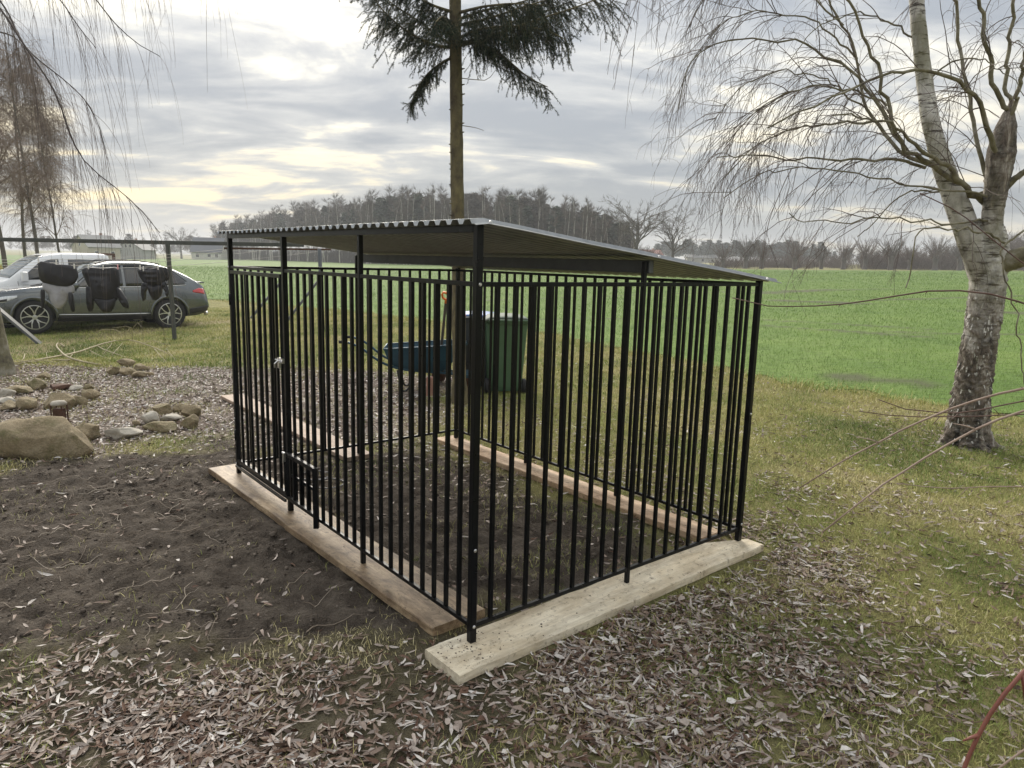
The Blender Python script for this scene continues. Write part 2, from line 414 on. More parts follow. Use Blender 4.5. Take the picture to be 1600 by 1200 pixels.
pmat('dead_wood', (0.30, 0.25, 0.15), (0.42, 0.36, 0.24), 8, 0.8, 0, 0.2)
pmat('twig_dark', (0.030, 0.023, 0.020), (0.065, 0.05, 0.042), 9, 0.8)
pmat('twig_red', (0.085, 0.042, 0.034), (0.14, 0.078, 0.06), 14, 0.5, 0, 0.1)
pmat('cane_tan', (0.24, 0.165, 0.125), (0.38, 0.285, 0.225), 18, 0.6, 0, 0.15)
pmat('cane_red', (0.17, 0.052, 0.038), (0.24, 0.085, 0.06), 14, 0.45, 0, 0.1)
pmat('bark_far', (0.09, 0.08, 0.07), (0.14, 0.125, 0.11), 4, 0.9)
pmat('birch_far', (0.42, 0.39, 0.35), (0.60, 0.57, 0.52), 1.5, 0.9)
pmat('needle_far', (0.034, 0.050, 0.032), (0.062, 0.082, 0.05), 0.9, 0.9)
pmat('spruce_bark', (0.065, 0.052, 0.036), (0.20, 0.17, 0.085), 11, 0.9, 0, 0.9, 0.02, stretch=(1, 1, 0.6))
rmat('needle_spruce', [(0.0, (0.012, 0.026, 0.018)), (0.6, (0.024, 0.048, 0.031)), (1.0, (0.048, 0.078, 0.05))], 0.6)
rmat('twig_wood', [(0.0, (0.085, 0.068, 0.06)), (1.0, (0.19, 0.155, 0.135))], 0.85)
rmat('twig_pale', [(0.0, (0.12, 0.09, 0.07)), (0.5, (0.28, 0.23, 0.18)), (1.0, (0.50, 0.44, 0.36))], 0.8)
rmat('twig_wood_red', [(0.0, (0.12, 0.085, 0.068)), (1.0, (0.27, 0.205, 0.165))], 0.85)
rmat('twig_far', [(0.0, (0.085, 0.072, 0.06)), (1.0, (0.19, 0.165, 0.14))], 0.9)
rmat('twig_far_red', [(0.0, (0.11, 0.083, 0.068)), (1.0, (0.23, 0.185, 0.155))], 0.9)

def leaf_mat():
    m, nt, b = new_mat('dry_leaf')
    c_ = ramp(nt, attr(nt, 'rnd'), [(0.0, (0.030, 0.018, 0.013)), (0.14, (0.10, 0.052, 0.034)), (0.26, (0.17, 0.098, 0.064)), (0.34, (0.15, 0.108, 0.08)), (0.52, (0.27, 0.195, 0.15)), (0.66, (0.34, 0.285, 0.25)), (0.82, (0.50, 0.43, 0.375)), (0.93, (0.62, 0.585, 0.55)), (1.0, (0.76, 0.73, 0.69))])
    c_ = mixc(nt, 0.45, c_, ramp(nt, nz(nt, 90, 3, 0.6, geo_pos(nt)), [(0.3, (0.45, 0.4, 0.38)), (0.7, (1, 1, 1))]), 'MULTIPLY')
    nt.links.new(c_, b.inputs['Base Color']); b.inputs['Roughness'].default_value = 0.62; b.inputs['Specular IOR Level'].default_value = 0.3
leaf_mat()
rmat('lawn_blade', [(0.0, (0.13, 0.19, 0.038)), (0.36, (0.27, 0.325, 0.08)), (0.6, (0.48, 0.455, 0.165)), (0.85, (0.58, 0.51, 0.24)), (1.0, (0.68, 0.60, 0.36))], 0.6)
rmat('crop_blade', [(0.0, (0.105, 0.185, 0.036)), (0.5, (0.195, 0.31, 0.064)), (1.0, (0.32, 0.43, 0.115))], 0.5)

def ground_mat():
    m, nt, b = new_mat('ground_soil')
    p = geo_pos(nt)
    soil = ramp(nt, nz(nt, 5.5, 7, 0.62, p), [(0.25, (0.066, 0.052, 0.041)), (0.5, (0.130, 0.107, 0.086)), (0.78, (0.25, 0.213, 0.175))])
    soil = mixc(nt, 0.5, soil, ramp(nt, nz(nt, 60, 4, 0.7, p), [(0.3, (0.45, 0.43, 0.42)), (0.7, (1.25, 1.22, 1.2))]), 'MULTIPLY')
    lawn = ramp(nt, nz(nt, 2.2, 6, 0.6, p), [(0.28, (0.20, 0.205, 0.07)), (0.5, (0.34, 0.32, 0.125)), (0.75, (0.46, 0.40, 0.19))])
    lawn = mixc(nt, 0.7, lawn, ramp(nt, nz(nt, 55, 4, 0.7, p), [(0.28, (0.30, 0.29, 0.26)), (0.72, (1.2, 1.2, 1.15))]), 'MULTIPLY')
    litt = ramp(nt, nz(nt, 34, 4, 0.75, p), [(0.30, (0.10, 0.078, 0.062)), (0.5, (0.25, 0.20, 0.168)), (0.70, (0.50, 0.44, 0.385))])
    far = ramp(nt, nz(nt, 0.05, 4, 0.6, p), [(0.35, (0.16, 0.17, 0.06)), (0.65, (0.28, 0.25, 0.12))])
    c_ = mixc(nt, attr(nt, 'yard'), lawn, litt)
    c_ = mixc(nt, attr(nt, 'track'), c_, (0.34, 0.27, 0.16))
    c_ = mixc(nt, attr(nt, 'dirt'), c_, soil)
    c_ = mixc(nt, attr(nt, 'far'), c_, far)
    nt.links.new(c_, b.inputs['Base Color']); b.inputs['Roughness'].default_value = 0.92; b.inputs['Specular IOR Level'].default_value = 0.2
    ad = nt.nodes.new('ShaderNodeMath'); ad.operation = 'ADD'
    nt.links.new(nz(nt, 28, 6, 0.7, p), ad.inputs[0]); nt.links.new(nz(nt, 95, 4, 0.6, p), ad.inputs[1])
    bump(nt, b, ad.outputs[0], 1.0, 0.045)
ground_mat()
def field_mat():
    m, nt, b = new_mat('crop_field')
    p = geo_pos(nt); ps = geo_pos(nt, (0.35, 1.0, 1))
    c_ = ramp(nt, nz(nt, 0.35, 6, 0.65, p), [(0.3, (0.094, 0.162, 0.032)), (0.52, (0.132, 0.207, 0.044)), (0.75, (0.185, 0.252, 0.066))])
    sp = ramp(nt, nz(nt, 14, 5, 0.75, ps), [(0.36, (0.42, 0.40, 0.34)), (0.52, (1, 1, 1))])
    c_ = mixc(nt, 0.85, c_, sp, 'MULTIPLY')
    c_ = mixc(nt, attr(nt, 'track'), c_, (0.075, 0.075, 0.042))
    nt.links.new(c_, b.inputs['Base Color']); b.inputs['Roughness'].default_value = 0.85; b.inputs['Specular IOR Level'].default_value = 0.2
    bump(nt, b, nz(nt, 18, 5, 0.7, p), 0.6, 0.03)
field_mat()

def wood_mat(name, base, dark, stain, damp=0.0, grime=0.5):
    m, nt, b = new_mat(name)
    v = coords(nt, (1.6, 26, 26)); v2 = coords(nt, (1.2, 2.5, 2.5))
    c_ = ramp(nt, nz(nt, 2.2, 6, 0.6, v, 0.6), [(0.25, dark), (0.55, base), (0.8, tuple(min(1, x * 1.2) for x in base))])
    st = ramp(nt, nz(nt, 2.4, 6, 0.68, v2, 0.3), [(0.40, (0, 0, 0)), (0.62, (1, 1, 1))])
    c_ = mixc(nt, st, c_, mixc(nt, 0.6, c_, stain))
    sp = ramp(nt, nz(nt, 26, 5, 0.8, coords(nt)), [(0.31, (0.22, 0.18, 0.15)), (0.45, (1, 1, 1))])
    c_ = mixc(nt, 0.85, c_, sp, 'MULTIPLY')
    gr = ramp(nt, nz(nt, 5.5, 7, 0.75, coords(nt, (0.7, 2.2, 2.2)), 0.5), [(0.40, (0.34, 0.30, 0.26)), (0.60, (1, 1, 1))])
    c_ = mixc(nt, grime, c_, gr, 'MULTIPLY')
    nt.links.new(c_, b.inputs['Base Color']); b.inputs['Roughness'].default_value = 0.72 - damp
    bump(nt, b, nz(nt, 5, 6, 0.7, v), 0.35, 0.004)
wood_mat('plank_pale', (0.80, 0.73, 0.58), (0.66, 0.575, 0.42), (0.56, 0.45, 0.29), 0, 0.40)
wood_mat('plank_brown', (0.47, 0.355, 0.225), (0.33, 0.225, 0.13), (0.15, 0.092, 0.052), 0.12, 0.9)
wood_mat('plank_salmon', (0.66, 0.50, 0.345), (0.52, 0.365, 0.235), (0.48, 0.295, 0.17), 0, 0.6)
wood_mat('plank_grey', (0.42, 0.33, 0.26), (0.30, 0.22, 0.17), (0.33, 0.22, 0.15))

def birch_mat():
    m, nt, b = new_mat('birch_bark')
    v = coords(nt, (1, 1, 1)); vs = coords(nt, (1, 1, 7))
    white = ramp(nt, nz(nt, 3, 5, 0.6, v), [(0.3, (0.52, 0.50, 0.46)), (0.7, (0.82, 0.80, 0.76))])
    band = ramp(nt, nz(nt, 5.0, 5, 0.7, vs), [(0.40, (0.07, 0.055, 0.045)), (0.47, (1, 1, 1))])
    c_ = mixc(nt, 0.95, white, band, 'MULTIPLY')
    moss = ramp(nt, nz(nt, 3.4, 5, 0.65, coords(nt, (1, 1, 0.7))), [(0.48, (0, 0, 0)), (0.62, (1, 1, 1))])
    c_ = mixc(nt, mixc(nt, 1.0, moss, (0.65, 0.65, 0.65), 'MULTIPLY'), c_, (0.155, 0.15, 0.055))
    dark = ramp(nt, nz(nt, 9, 6, 0.68, coords(nt, (1, 1, 0.30)), 0.7), [(0.36, (0.018, 0.014, 0.011)), (0.47, (0.10, 0.078, 0.06)), (0.55, (0.19, 0.152, 0.118)), (0.62, (0.42, 0.38, 0.335)), (0.70, (0.68, 0.65, 0.61))])
    c_ = mixc(nt, attr(nt, 'rnd'), c_, dark)
    nt.links.new(c_, b.inputs['Base Color']); b.inputs['Roughness'].default_value = 0.8
    bump(nt, b, nz(nt, 13, 7, 0.75, coords(nt, (1, 1, 0.32)), 0.6), 1.0, 0.05)
birch_mat()
def limb_mat():
    m, nt, b = new_mat('limb_bark')
    v = coords(nt)
    c_ = ramp(nt, nz(nt, 7, 5, 0.65, v), [(0.3, (0.062, 0.05, 0.038)), (0.5, (0.16, 0.145, 0.085)), (0.72, (0.30, 0.28, 0.235))])
    nt.links.new(c_, b.inputs['Base Color']); b.inputs['Roughness'].default_value = 0.85
    bump(nt, b, nz(nt, 22, 5, 0.7, v), 0.6, 0.01)
limb_mat()
def stone_mat():
    m, nt, b = new_mat('field_stone')
    v = geo_pos(nt)
    c_ = ramp(nt, nz(nt, 4.5, 6, 0.62, v), [(0.28, (0.15, 0.112, 0.06)), (0.5, (0.29, 0.228, 0.135)), (0.75, (0.44, 0.365, 0.245))])
    ms = ramp(nt, nz(nt, 5.0, 6, 0.72, v), [(0.50, (0, 0, 0)), (0.68, (1, 1, 1))])
    c_ = mixc(nt, ms, c_, (0.135, 0.125, 0.045))
    c_ = mixc(nt, 0.5, c_, ramp(nt, nz(nt, 70, 4, 0.7, v), [(0.3, (0.5, 0.5, 0.5)), (0.7, (1.15, 1.15, 1.15))]), 'MULTIPLY')
    nt.links.new(c_, b.inputs['Base Color']); b.inputs['Roughness'].default_value = 0.88
    bump(nt, b, nz(nt, 11, 8, 0.7, v), 1.0, 0.05)
    pm, nt2, b2 = new_mat('pale_stone')
    v = geo_pos(nt2)
    nt2.links.new(ramp(nt2, nz(nt2, 7, 6, 0.6, v), [(0.3, (0.26, 0.235, 0.19)), (0.7, (0.50, 0.465, 0.40))]), b2.inputs['Base Color'])
    b2.inputs['Roughness'].default_value = 0.85; bump(nt2, b2, nz(nt2, 22, 6, 0.65, v), 0.6, 0.015)
stone_mat()

# ------------------------------------------------------------------ ground and field
def graded(lo, hi, a, b, fine, g):
    """fine cells between a and b, growing outside"""
    mid = list(np.arange(a, b, fine)); s = fine; x = mid[-1]; up = []
    while x < hi: s *= g; x += s; up.append(min(x, hi))
    s = fine; x = a; dn = []
    while x > lo: s *= g; x -= s; dn.append(max(x, lo))
    return np.array(dn[::-1] + mid + up)
gx = graded(-900, 900, -4.2, 4.0, 0.026, 1.09); gy = graded(-60, 1600, 1.7, 6.4, 0.026, 1.055)
X, Y = np.meshgrid(gx, gy)
xf, yf = X.ravel(), Y.ravel()
zf = gz(xf, yf)
fi = field_in(xf, yf)
nxx, nyy = len(gx), len(gy)
ii = (np.arange(nyy - 1)[:, None] * nxx + np.arange(nxx - 1)[None]).ravel()
quads = np.stack([ii, ii + 1, ii + nxx + 1, ii + nxx], 1)
ground = np_mesh('ground', np.stack([xf, yf, zf], 1), quads, 'ground_soil', smooth=True)
def put_attr(o, name, val): o.data.attributes.new(name, 'FLOAT', 'POINT').data.foreach_set('value', np.asarray(val, np.float32))
put_attr(ground, 'dirt', np.maximum(m_dirt(xf, yf), 0.75 * sstep(0.5, -0.2, xf) * sstep(3.7, 3.3, yf))); put_attr(ground, 'yard', np.maximum(m_yard(xf, yf), m_front(xf, yf) * 0.12))
TRK = [GT(-60, 566)[:2], GT(90, 533)[:2], GT(320, 505)[:2], GT(420, 498)[:2]]
def track_d(x, y):
    d = np.full(np.shape(x), 1e9)
    for (a, b) in zip(TRK[:-1], TRK[1:]):
        e = b - a; t = np.clip(((x - a[0]) * e[0] + (y - a[1]) * e[1]) / (e @ e), 0, 1)
        d = np.minimum(d, np.hypot(x - a[0] - t * e[0], y - a[1] - t * e[1]))
    return d
put_attr(ground, 'track', (1 - sstep(0.25, 0.75, track_d(xf, yf) + (fbm(xf, yf, 1.5, 3, 44) - 0.5) * 0.6)) * 0.6 * (yf > 12.5))
put_attr(ground, 'far', sstep(40, 90, yf))
tag(ground, kind='structure')
# the sown field: its own sheet a few mm above, from its ragged edge to the far tree lines
fx_ = graded(-220, 190, -8, 12, 0.35, 1.06); fy_ = graded(3, 420, 6, 30, 0.35, 1.05)
X, Y = np.meshgrid(fx_, fy_); xf, yf = X.ravel(), Y.ravel()
fi = field_in(xf, yf)
FAR_X = np.array([-400, -110, -62, -30, 0, 20, 40, 90, 250]); FAR_Y = np.array([330, 300, 225, 170, 128, 112, 118, 122, 130])
infl = (fi > 0) & (yf < np.interp(xf, FAR_X, FAR_Y))
nxx, nyy = len(fx_), len(fy_)
ii = (np.arange(nyy - 1)[:, None] * nxx + np.arange(nxx - 1)[None]).ravel()
quads = np.stack([ii, ii + 1, ii + nxx + 1, ii + nxx], 1)
quads = quads[infl[quads].all(1)]
field = np_mesh('field', np.stack([xf, yf, gz(xf, yf) + 0.012 + 0.02 * sstep(20, 60, yf)], 1), quads, 'crop_field', smooth=True)
FT = []      # wheel marks and bare patches of the field: (u0, v0, u1, v1, half width m)
for u0, v0, u1, v1, w in ((1195, 459, 1290, 453, 1.0), (1225, 471, 1330, 474, 0.8), (1190, 500, 1450, 515, 0.22), (1190, 509, 1450, 528, 0.22), (1290, 454, 1390, 452, 0.5),
                          (1400, 520, 1620, 524, 0.25), (1370, 470, 1620, 462, 0.3), (760, 500, 1180, 497, 0.15), (760, 470, 1180, 455, 0.2), (1540, 488, 1600, 490, 0.7), (860, 532, 960, 545, 0.2), (1330, 590, 1440, 600, 0.3)):
    FT.append((GT(u0, v0)[:2], GT(u1, v1)[:2], w))
def m_ftrack(x, y):
    t_ = np.zeros(np.shape(x))
    for a, b, w in FT:
        e = b - a; t = np.clip(((x - a[0]) * e[0] + (y - a[1]) * e[1]) / (e @ e), 0, 1)
        d = np.hypot(x - a[0] - t * e[0], (y - a[1] - t * e[1])) + (fbm(x, y, 1.2, 3, 61) - 0.5) * w * 1.6
        t_ = np.maximum(t_, 1 - sstep(w * 0.5, w * 1.2, d))
    return t_
put_attr(field, 'track', m_ftrack(xf, yf) * 0.85)
tag(field, kind='structure')

# ------------------------------------------------------------------ planks under the kennel
K3 = lambda a, b, z: np.array([*kxy(a, b), z])
def plank(name, a0, b0, a1, b1, w, th, zb, mat, label, notch=0.0, seed=0):
    """board from end (a0,b0) to (a1,b1) in the kennel frame, with slightly uneven edges"""
    p, q = kxy(a0, b0), kxy(a1, b1); L = np.linalg.norm(q - p); d = (q - p) / L; n = np.array([-d[1], d[0]])
    rg = np.random.default_rng(seed); k = 22; mb = MB(); P = []
    for i, s in enumerate(np.linspace(0, L, k)):
        e0, e1_ = rg.normal(0, 0.0022, 2); wl_, wr = w / 2 + e0, w / 2 + e1_
        if notch and s > L - notch: wr -= (s - (L - notch)) / notch * w * 0.55
        zz = th + rg.normal(0, 0.0008)
        ring = [(-wl_, 0.004), (-wl_, zz - 0.004), (-wl_ + 0.004, zz), (wr - 0.004, zz), (wr, zz - 0.004), (wr, 0.004), (wr - 0.004, 0), (-wl_ + 0.004, 0)]
        P.append([(s - L / 2, y, z) for y, z in ring])
    P = np.array(P); m = 8
    f = [(i * m + j, (i + 1) * m + j, (i + 1) * m + (j + 1) % m, i * m + (j + 1) % m) for i in range(k - 1) for j in range(m)]
    f += [tuple(range(m)), tuple((k - 1) * m + j for j in range(m))[::-1]]
    mb.add(P.reshape(-1, 3), f)
    o = mb.build(name, mat); c_ = (p + q) / 2
    o.location = (c_[0], c_[1], zb); o.rotation_euler = (0, 0, math.atan2(d[1], d[0]))
    bm = bmesh.new(); bm.from_mesh(o.data); bmesh.ops.recalc_face_normals(bm, faces=bm.faces); bm.to_mesh(o.data); bm.free()
    return tag(o, label, 'plank', 'wooden planks under and beside the kennel')
plank('plank', 3.25, -0.0, 0.20, 0.075, 0.30, 0.045, 0.0, 'plank_brown', 'damp brown plank under the gate side of the kennel', seed=1)
plank('plank', -0.056, -0.19, -0.007, 2.04, 0.25, 0.045, 0.0, 'plank_pale', 'pale clean plank jutting out towards the camera under the right side', notch=0.3, seed=2)
plank('plank', 3.10, 1.91, 0.15, 1.925, 0.21, 0.045, 0.0, 'plank_salmon', 'reddish plank inside the kennel along its far right edge', seed=3)
plank('plank', 6.15, 0.95, 2.95, 0.97, 0.25, 0.035, 0.006, 'plank_grey', 'weathered pinkish plank lying crosswise at the back left behind the kennel', seed=4)

# ------------------------------------------------------------------ kennel
ken = empty('dog_kennel', (KA[0], KA[1], KZ), 'black steel dog kennel of upright bars with a corrugated lean-to roof', 'kennel')
AX = np.array([[*E1, 0], [*E2, 0], [0, 0, 1]])
def kpost(name, a, b, z0, z1, s, parent=ken, mat='black_steel'):
    o = MB().box(K3(a, b, KZ + (z0 + z1) / 2), (s, s, z1 - z0), AX).build(name, mat, parent, bevel=min(0.003, s * 0.12)); return o
def kbeam(name, p, q, w, h, parent=ken, mat='black_steel', bevel=0.002):
    return MB().beam(np.array(p) + (0, 0, KZ), np.array(q) + (0, 0, KZ), w, h).build(name, mat, parent, bevel=bevel)
PW = 0.031; RW = 0.019; BW = 0.0165; ZB = 0.075; ZT = KR - 0.022
posts = {}
for a, b, top in ((0, 0, KH), (3, 0, KH), (0, LAC, KR), (3, LAC, KR)): posts[(a, b)] = kpost('corner_post', a, b, 0, top, PW)
for a in (1, 2): posts[(a, 0)] = kpost('intermediate_post', a, 0, 0.0, KH - 0.03, 0.024 if a == 1 else 0.031)
posts[(0, LAC / 2)] = kpost('intermediate_post', 0, LAC / 2, 0.0, KR + 0.085, 0.0215)
posts[(3, LAC / 2)] = kpost('intermediate_post', 3, LAC / 2, 0.0, KR + 0.085, 0.0215)
for a in (1, 2): posts[(a, LAC)] = kpost('intermediate_post', a, LAC, 0.0, KR - 0.02, 0.0215)
# rails
sides = [((0, 0), (3, 0)), ((0, 0), (0, LAC)), ((3, 0), (3, LAC)), ((0, LAC), (3, LAC))]
for (a0, b0), (a1, b1) in sides:
    d = np.array([a1 - a0, b1 - b0]); d = d / np.linalg.norm(d) * (PW / 2 + 0.001)
    for z in (ZB, ZT):
        kbeam('rail', K3(a0 + d[0], b0 + d[1], z), K3(a1 - d[0], b1 - d[1], z), RW, RW)
# bars: one shared mesh, 1.43 m tall
bar_me = None
def kbar(a, b, z0, z1, parent=ken):
    global bar_me
    if bar_me is None:
        o = MB().box((0, 0, 0.5), (BW, BW, 1.0)).build('bar', 'black_steel'); bar_me = o.data; bpy.data.objects.remove(o)
    o = bpy.data.objects.new('bar', bar_me); col.objects.link(o); o.parent = parent
    p = K3(a, b, KZ + z0) - np.array(WORLD_LOC[parent.name])
    o.location = p; o.scale = (1, 1, z1 - z0); o.rotation_euler = (0, 0, KTH); return o
z0b, z1b = ZB + RW / 2 - 0.001, ZT - RW / 2 + 0.001
for i in range(1, 30):
    a = i * 0.1
    if i % 10 == 0: continue
    if i < 20: kbar(a, 0, z0b, z1b)              # gate panel has its own bars
    kbar(a, LAC, z0b, z1b)
for i in range(1, 20):
    if i == 10: continue
    b = i * LAC / 20
    kbar(0, b, z0b, z1b); kbar(3, b, z0b, z1b)
# gate between the second intermediate post and the far left corner
gate = MB()
g0, g1, gz0, gz1 = 2.03, 2.968, 0.105, 1.495
OUT = -0.006
gate.beam(K3(g0, OUT, KZ + gz0), K3(g1, OUT, KZ + gz0), 0.026, 0.024); gate.beam(K3(g0, OUT, KZ + gz1), K3(g1, OUT, KZ + gz1), 0.026, 0.024)
gate.beam(K3(g0 + .012, OUT, KZ + gz0 + .012), K3(g0 + .012, OUT, KZ + gz1 - .012), 0.026, 0.024, (1, 0, 0)); gate.beam(K3(g1 - .012, OUT, KZ + gz0 + .012), K3(g1 - .012, OUT, KZ + gz1 - .012), 0.026, 0.024, (1, 0, 0))
gate = gate.build('gate', 'black_steel', ken, bevel=0.002)
for i in range(1, 9): kbar(g0 + i * (g1 - g0) / 9, OUT, gz0 + .011, gz1 - .011, gate)
for i in (1, 3, 5): MB().beam(K3(2.2 + i * 0.13, 0, KZ + gz1 + .012), K3(2.2 + i * 0.13, 0, KZ + ZT - RW / 2), 0.016, 0.012, (1, 0, 0)).build('stop_tab', 'black_steel', ken)
for z in (0.3, 1.3): MB().lathe([(0.009, -0.04), (0.009, 0.04)], K3(2.975, -0.022, KZ + z), n=10).build('hinge', 'black_steel', gate, True)
lt = MB(); c0 = K3(2.02, -0.03, KZ + 0.965)
lt.beam(K3(1.985, -0.026, KZ + .975), K3(2.075, -0.026, KZ + .975), 0.012, 0.03); lt.tube([K3(1.97, -0.036, KZ + .975), K3(2.09, -0.036, KZ + .975)], 0.006, 8)
lt.tube([K3(2.04, -0.04, KZ + .975), K3(2.045, -0.06, KZ + .955), K3(2.05, -0.058, KZ + .93)], 0.005, 8); lt.box(K3(2.03, -0.036, KZ + .945), (0.03, 0.012, 0.034), AX)
lt.build('latch', 'bright_steel', gate)
# feeding hatch at the foot of the middle panel
hatch = MB(); h0, h1, hz0, hz1 = 1.555, 1.975, 0.10, 0.385
hatch.beam(K3(h0, -0.024, KZ + hz1), K3(h1, -0.024, KZ + hz1), 0.024, 0.026); hatch.beam(K3(h0, -0.024, KZ + hz0), K3(h1, -0.024, KZ + hz0), 0.024, 0.022)
hatch.beam(K3(h1 - .01, -0.024, KZ + hz0 + .011), K3(h1 - .01, -0.024, KZ + hz1 - .013), 0.024, 0.022, (1, 0, 0))
hatch = hatch.build('feeding_hatch', 'black_steel', ken, bevel=0.002)
MB().beam(K3(h0 - .012, -0.026, KZ + 0.03), K3(h0 - .012, -0.026, KZ + 0.40), 0.03, 0.03, (1, 0, 0)).build('hinge_post', 'black_steel', hatch, bevel=0.002)
for i in range(3): kbar(h0 + 0.105 * (i + 1), -0.024, hz0 + .01, hz1 - .012, hatch)
MB().beam(K3(h0 + .02, -0.010, KZ + 0.25), K3(h1 - .03, -0.010, KZ + 0.25), 0.01, 0.02).build('bowl_bar', 'black_steel', hatch)
for i in (0, 1):
    c_ = K3(h0 + 0.11 + 0.2 * i, 0.11, KZ + 0.25)
    t_ = np.linspace(0, 2 * math.pi, 25); MB().tube([c_ + 0.095 * (AX[0] * math.cos(x) + AX[1] * math.sin(x)) for x in t_], 0.004, 6, False).build('bowl_ring', 'grey_steel', hatch)
lt = MB(); lt.tube([K3(h1 + .02, -0.045, KZ + .395), K3(h1 - .02, -0.045, KZ + .395)], 0.007, 8); lt.tube([K3(h1, -0.05, KZ + .395), K3(h1, -0.052, KZ + .33)], 0.005, 8)
lt.box(K3(h1, -0.043, KZ + .37), (0.02, 0.012, 0.06), AX); lt.build('latch', 'bright_steel', hatch)
kbeam('threshold_rail', K3(2.02, -0.024, ZB - 0.012), K3(2.98, -0.024, ZB - 0.012), 0.016, 0.016)
# head beam, purlin and roof sheet
kbeam('head_beam', K3(PW / 2 + .001, 0, KH - 0.016), K3(3 - PW / 2 - .001, 0, KH - 0.016), 0.030, 0.030)
MB().beam(K3(-0.02, LAC / 2 + 0.028, KZ + KR + 0.062), K3(3.02, LAC / 2 + 0.028, KZ + KR + 0.062), 0.032, 0.062).build('purlin', 'grey_steel', ken, bevel=0.003)
def roof():
    per, n = 0.0833, 42
    prof = []; a = -0.075
    for i in range(n):
        if a > 3.03: break
        prof += [(a, 0.0), (a + 0.024, 0.0), (a + 0.037, 0.018), (a + 0.070, 0.018)]; a += per
    b0, b1 = -0.07, LAC + 0.105; zt0, slope = KZ + KH + 0.003, -(KH - KR + 0.0) / LAC
    P = []
    prof[0] = (prof[0][0] + .006, 0.0); prof.insert(0, (-0.078, -0.005))
    for b in np.r_[b0, b0 + .025, np.linspace(b0 + .06, b1, 12)]:
        lip = max(0.0, (b0 + .055 - b)); P.append([K3(x, b, zt0 + slope * b + z - lip * 0.24 + 0.001 * math.sin(9 * b + 2 * x)) for x, z in prof])
    o = MB().grid(P).build('roof_sheet', 'zinc_sheet', ken)
    so = o.modifiers.new('thick', 'SOLIDIFY'); so.thickness = 0.0018; so.offset = 1
    m = MB()
    for b in (0.01, LAC / 2 + 0.03, LAC - 0.02):
        for i in range(0, 36, 3):
            m2 = MB().lathe([(0.0075, 0.0), (0.0075, 0.006), (0.004, 0.008)], K3(-0.075 + i * per + 0.013, b, zt0 + slope * b + 0.003), n=8)
            s_ = m2.build('roof_screw', 'bright_steel', ken)
roof()
def bolt(a, b, z, n):
    n3 = AX[0] * n[0] + AX[1] * n[1]; p = K3(a, b, KZ + z) + n3 * (PW / 2)
    MB().lathe([(0.0075, 0), (0.0075, 0.003), (0.005, 0.006)], p, n3, 10).build('bolt', 'bright_steel', ken)
for z in (ZB, 0.42, ZT): bolt(0, 0, z, (-1, 0)); bolt(0, LAC, z, (0, 1)); bolt(3, 0, z, (0, -1))
for z in (ZB, 0.75, ZT): bolt(0, LAC, z + 0.03, (-1, 0))

# ------------------------------------------------------------------ stones
def stone(name, loc, size, mat, label, group, seed, rz=0.0, flat=1.0, cat='stone'):
    bm = bmesh.new(); bmesh.ops.create_icosphere(bm, subdivisions=4, radius=1.0); rg = np.random.default_rng(seed)
    v = np.array([x.co[:] for x in bm.verts]); out = v.copy()
    for _ in range(11):                            # facets: cut by random planes
        n = unit(rg.normal(0, 1, 3) + np.array([0, -.3, .25])); h = rg.uniform(0.52, 0.86); d = out @ n
        out -= np.clip(d - h, 0, None)[:, None] * n * 0.93
    ph = rg.uniform(0, 6, 9)
    w = 0.06 * np.sin(2.3 * v[:, 0] + ph[0]) * np.sin(2.9 * v[:, 1] + ph[1]) + 0.045 * np.sin(5.1 * v[:, 2] + ph[2] + 2 * v[:, 0]) + 0.02 * np.sin(11 * v[:, 0] + ph[3]) * np.sin(9 * v[:, 1] + 7 * v[:, 2] + ph[4])
    out *= (1 + w)[:, None]
    out *= np.array(size) / 2
    me = bpy.data.meshes.new(name)
    for vert, p in zip(bm.verts, out): vert.co = p
    bm.to_mesh(me); bm.free()
    o = link(name, me, mat, smooth=True); o.location = loc; o.rotation_euler = (rg.uniform(-.1, .1), rg.uniform(-.1, .1), rz)
    return tag(o, label, cat, group)
def stone_px(x0, y0, x1, y1, mat, label, group, seed, depth=0.8, rz=0.0):      # box in 4x crop pixels of the yard (origin 0,540)
    u0, v0, u1, v1 = x0 / 4, 540 + y0 / 4, x1 / 4, 540 + y1 / 4
    g = GT((u0 + u1) / 2, v1); k = PM(g[1]); w = (u1 - u0) * k * 1.05; h = (v1 - v0) * k
    hz = max(0.07, h * 1.25) 
    hz = min(hz, w * 0.8)
    g = g + np.array([0, w * depth * 0.4, 0])
    return stone('stone', (g[0], g[1], float(gz(g[0], g[1])) + hz * 0.36), (w * 1.08, w * depth, hz), mat, label, group, seed, rz)
stone('boulder', (*(GT(58, 716)[:2] + np.array([-0.03, 0.16])), 0.105), (0.86, 0.55, 0.50), 'field_stone', 'large mossy tan boulder at the left edge of the photo', None, 3, 0.1, cat='boulder')
stone('boulder', (*(GT(118, 690)[:2] + np.array([0.0, 0.13])), 0.06), (0.30, 0.30, 0.22), 'field_stone', 'tan boulder tucked behind the right end of the largest boulder', None, 11, 0.4, cat='boulder')
RG = 'ring of stones nearest the kennel'
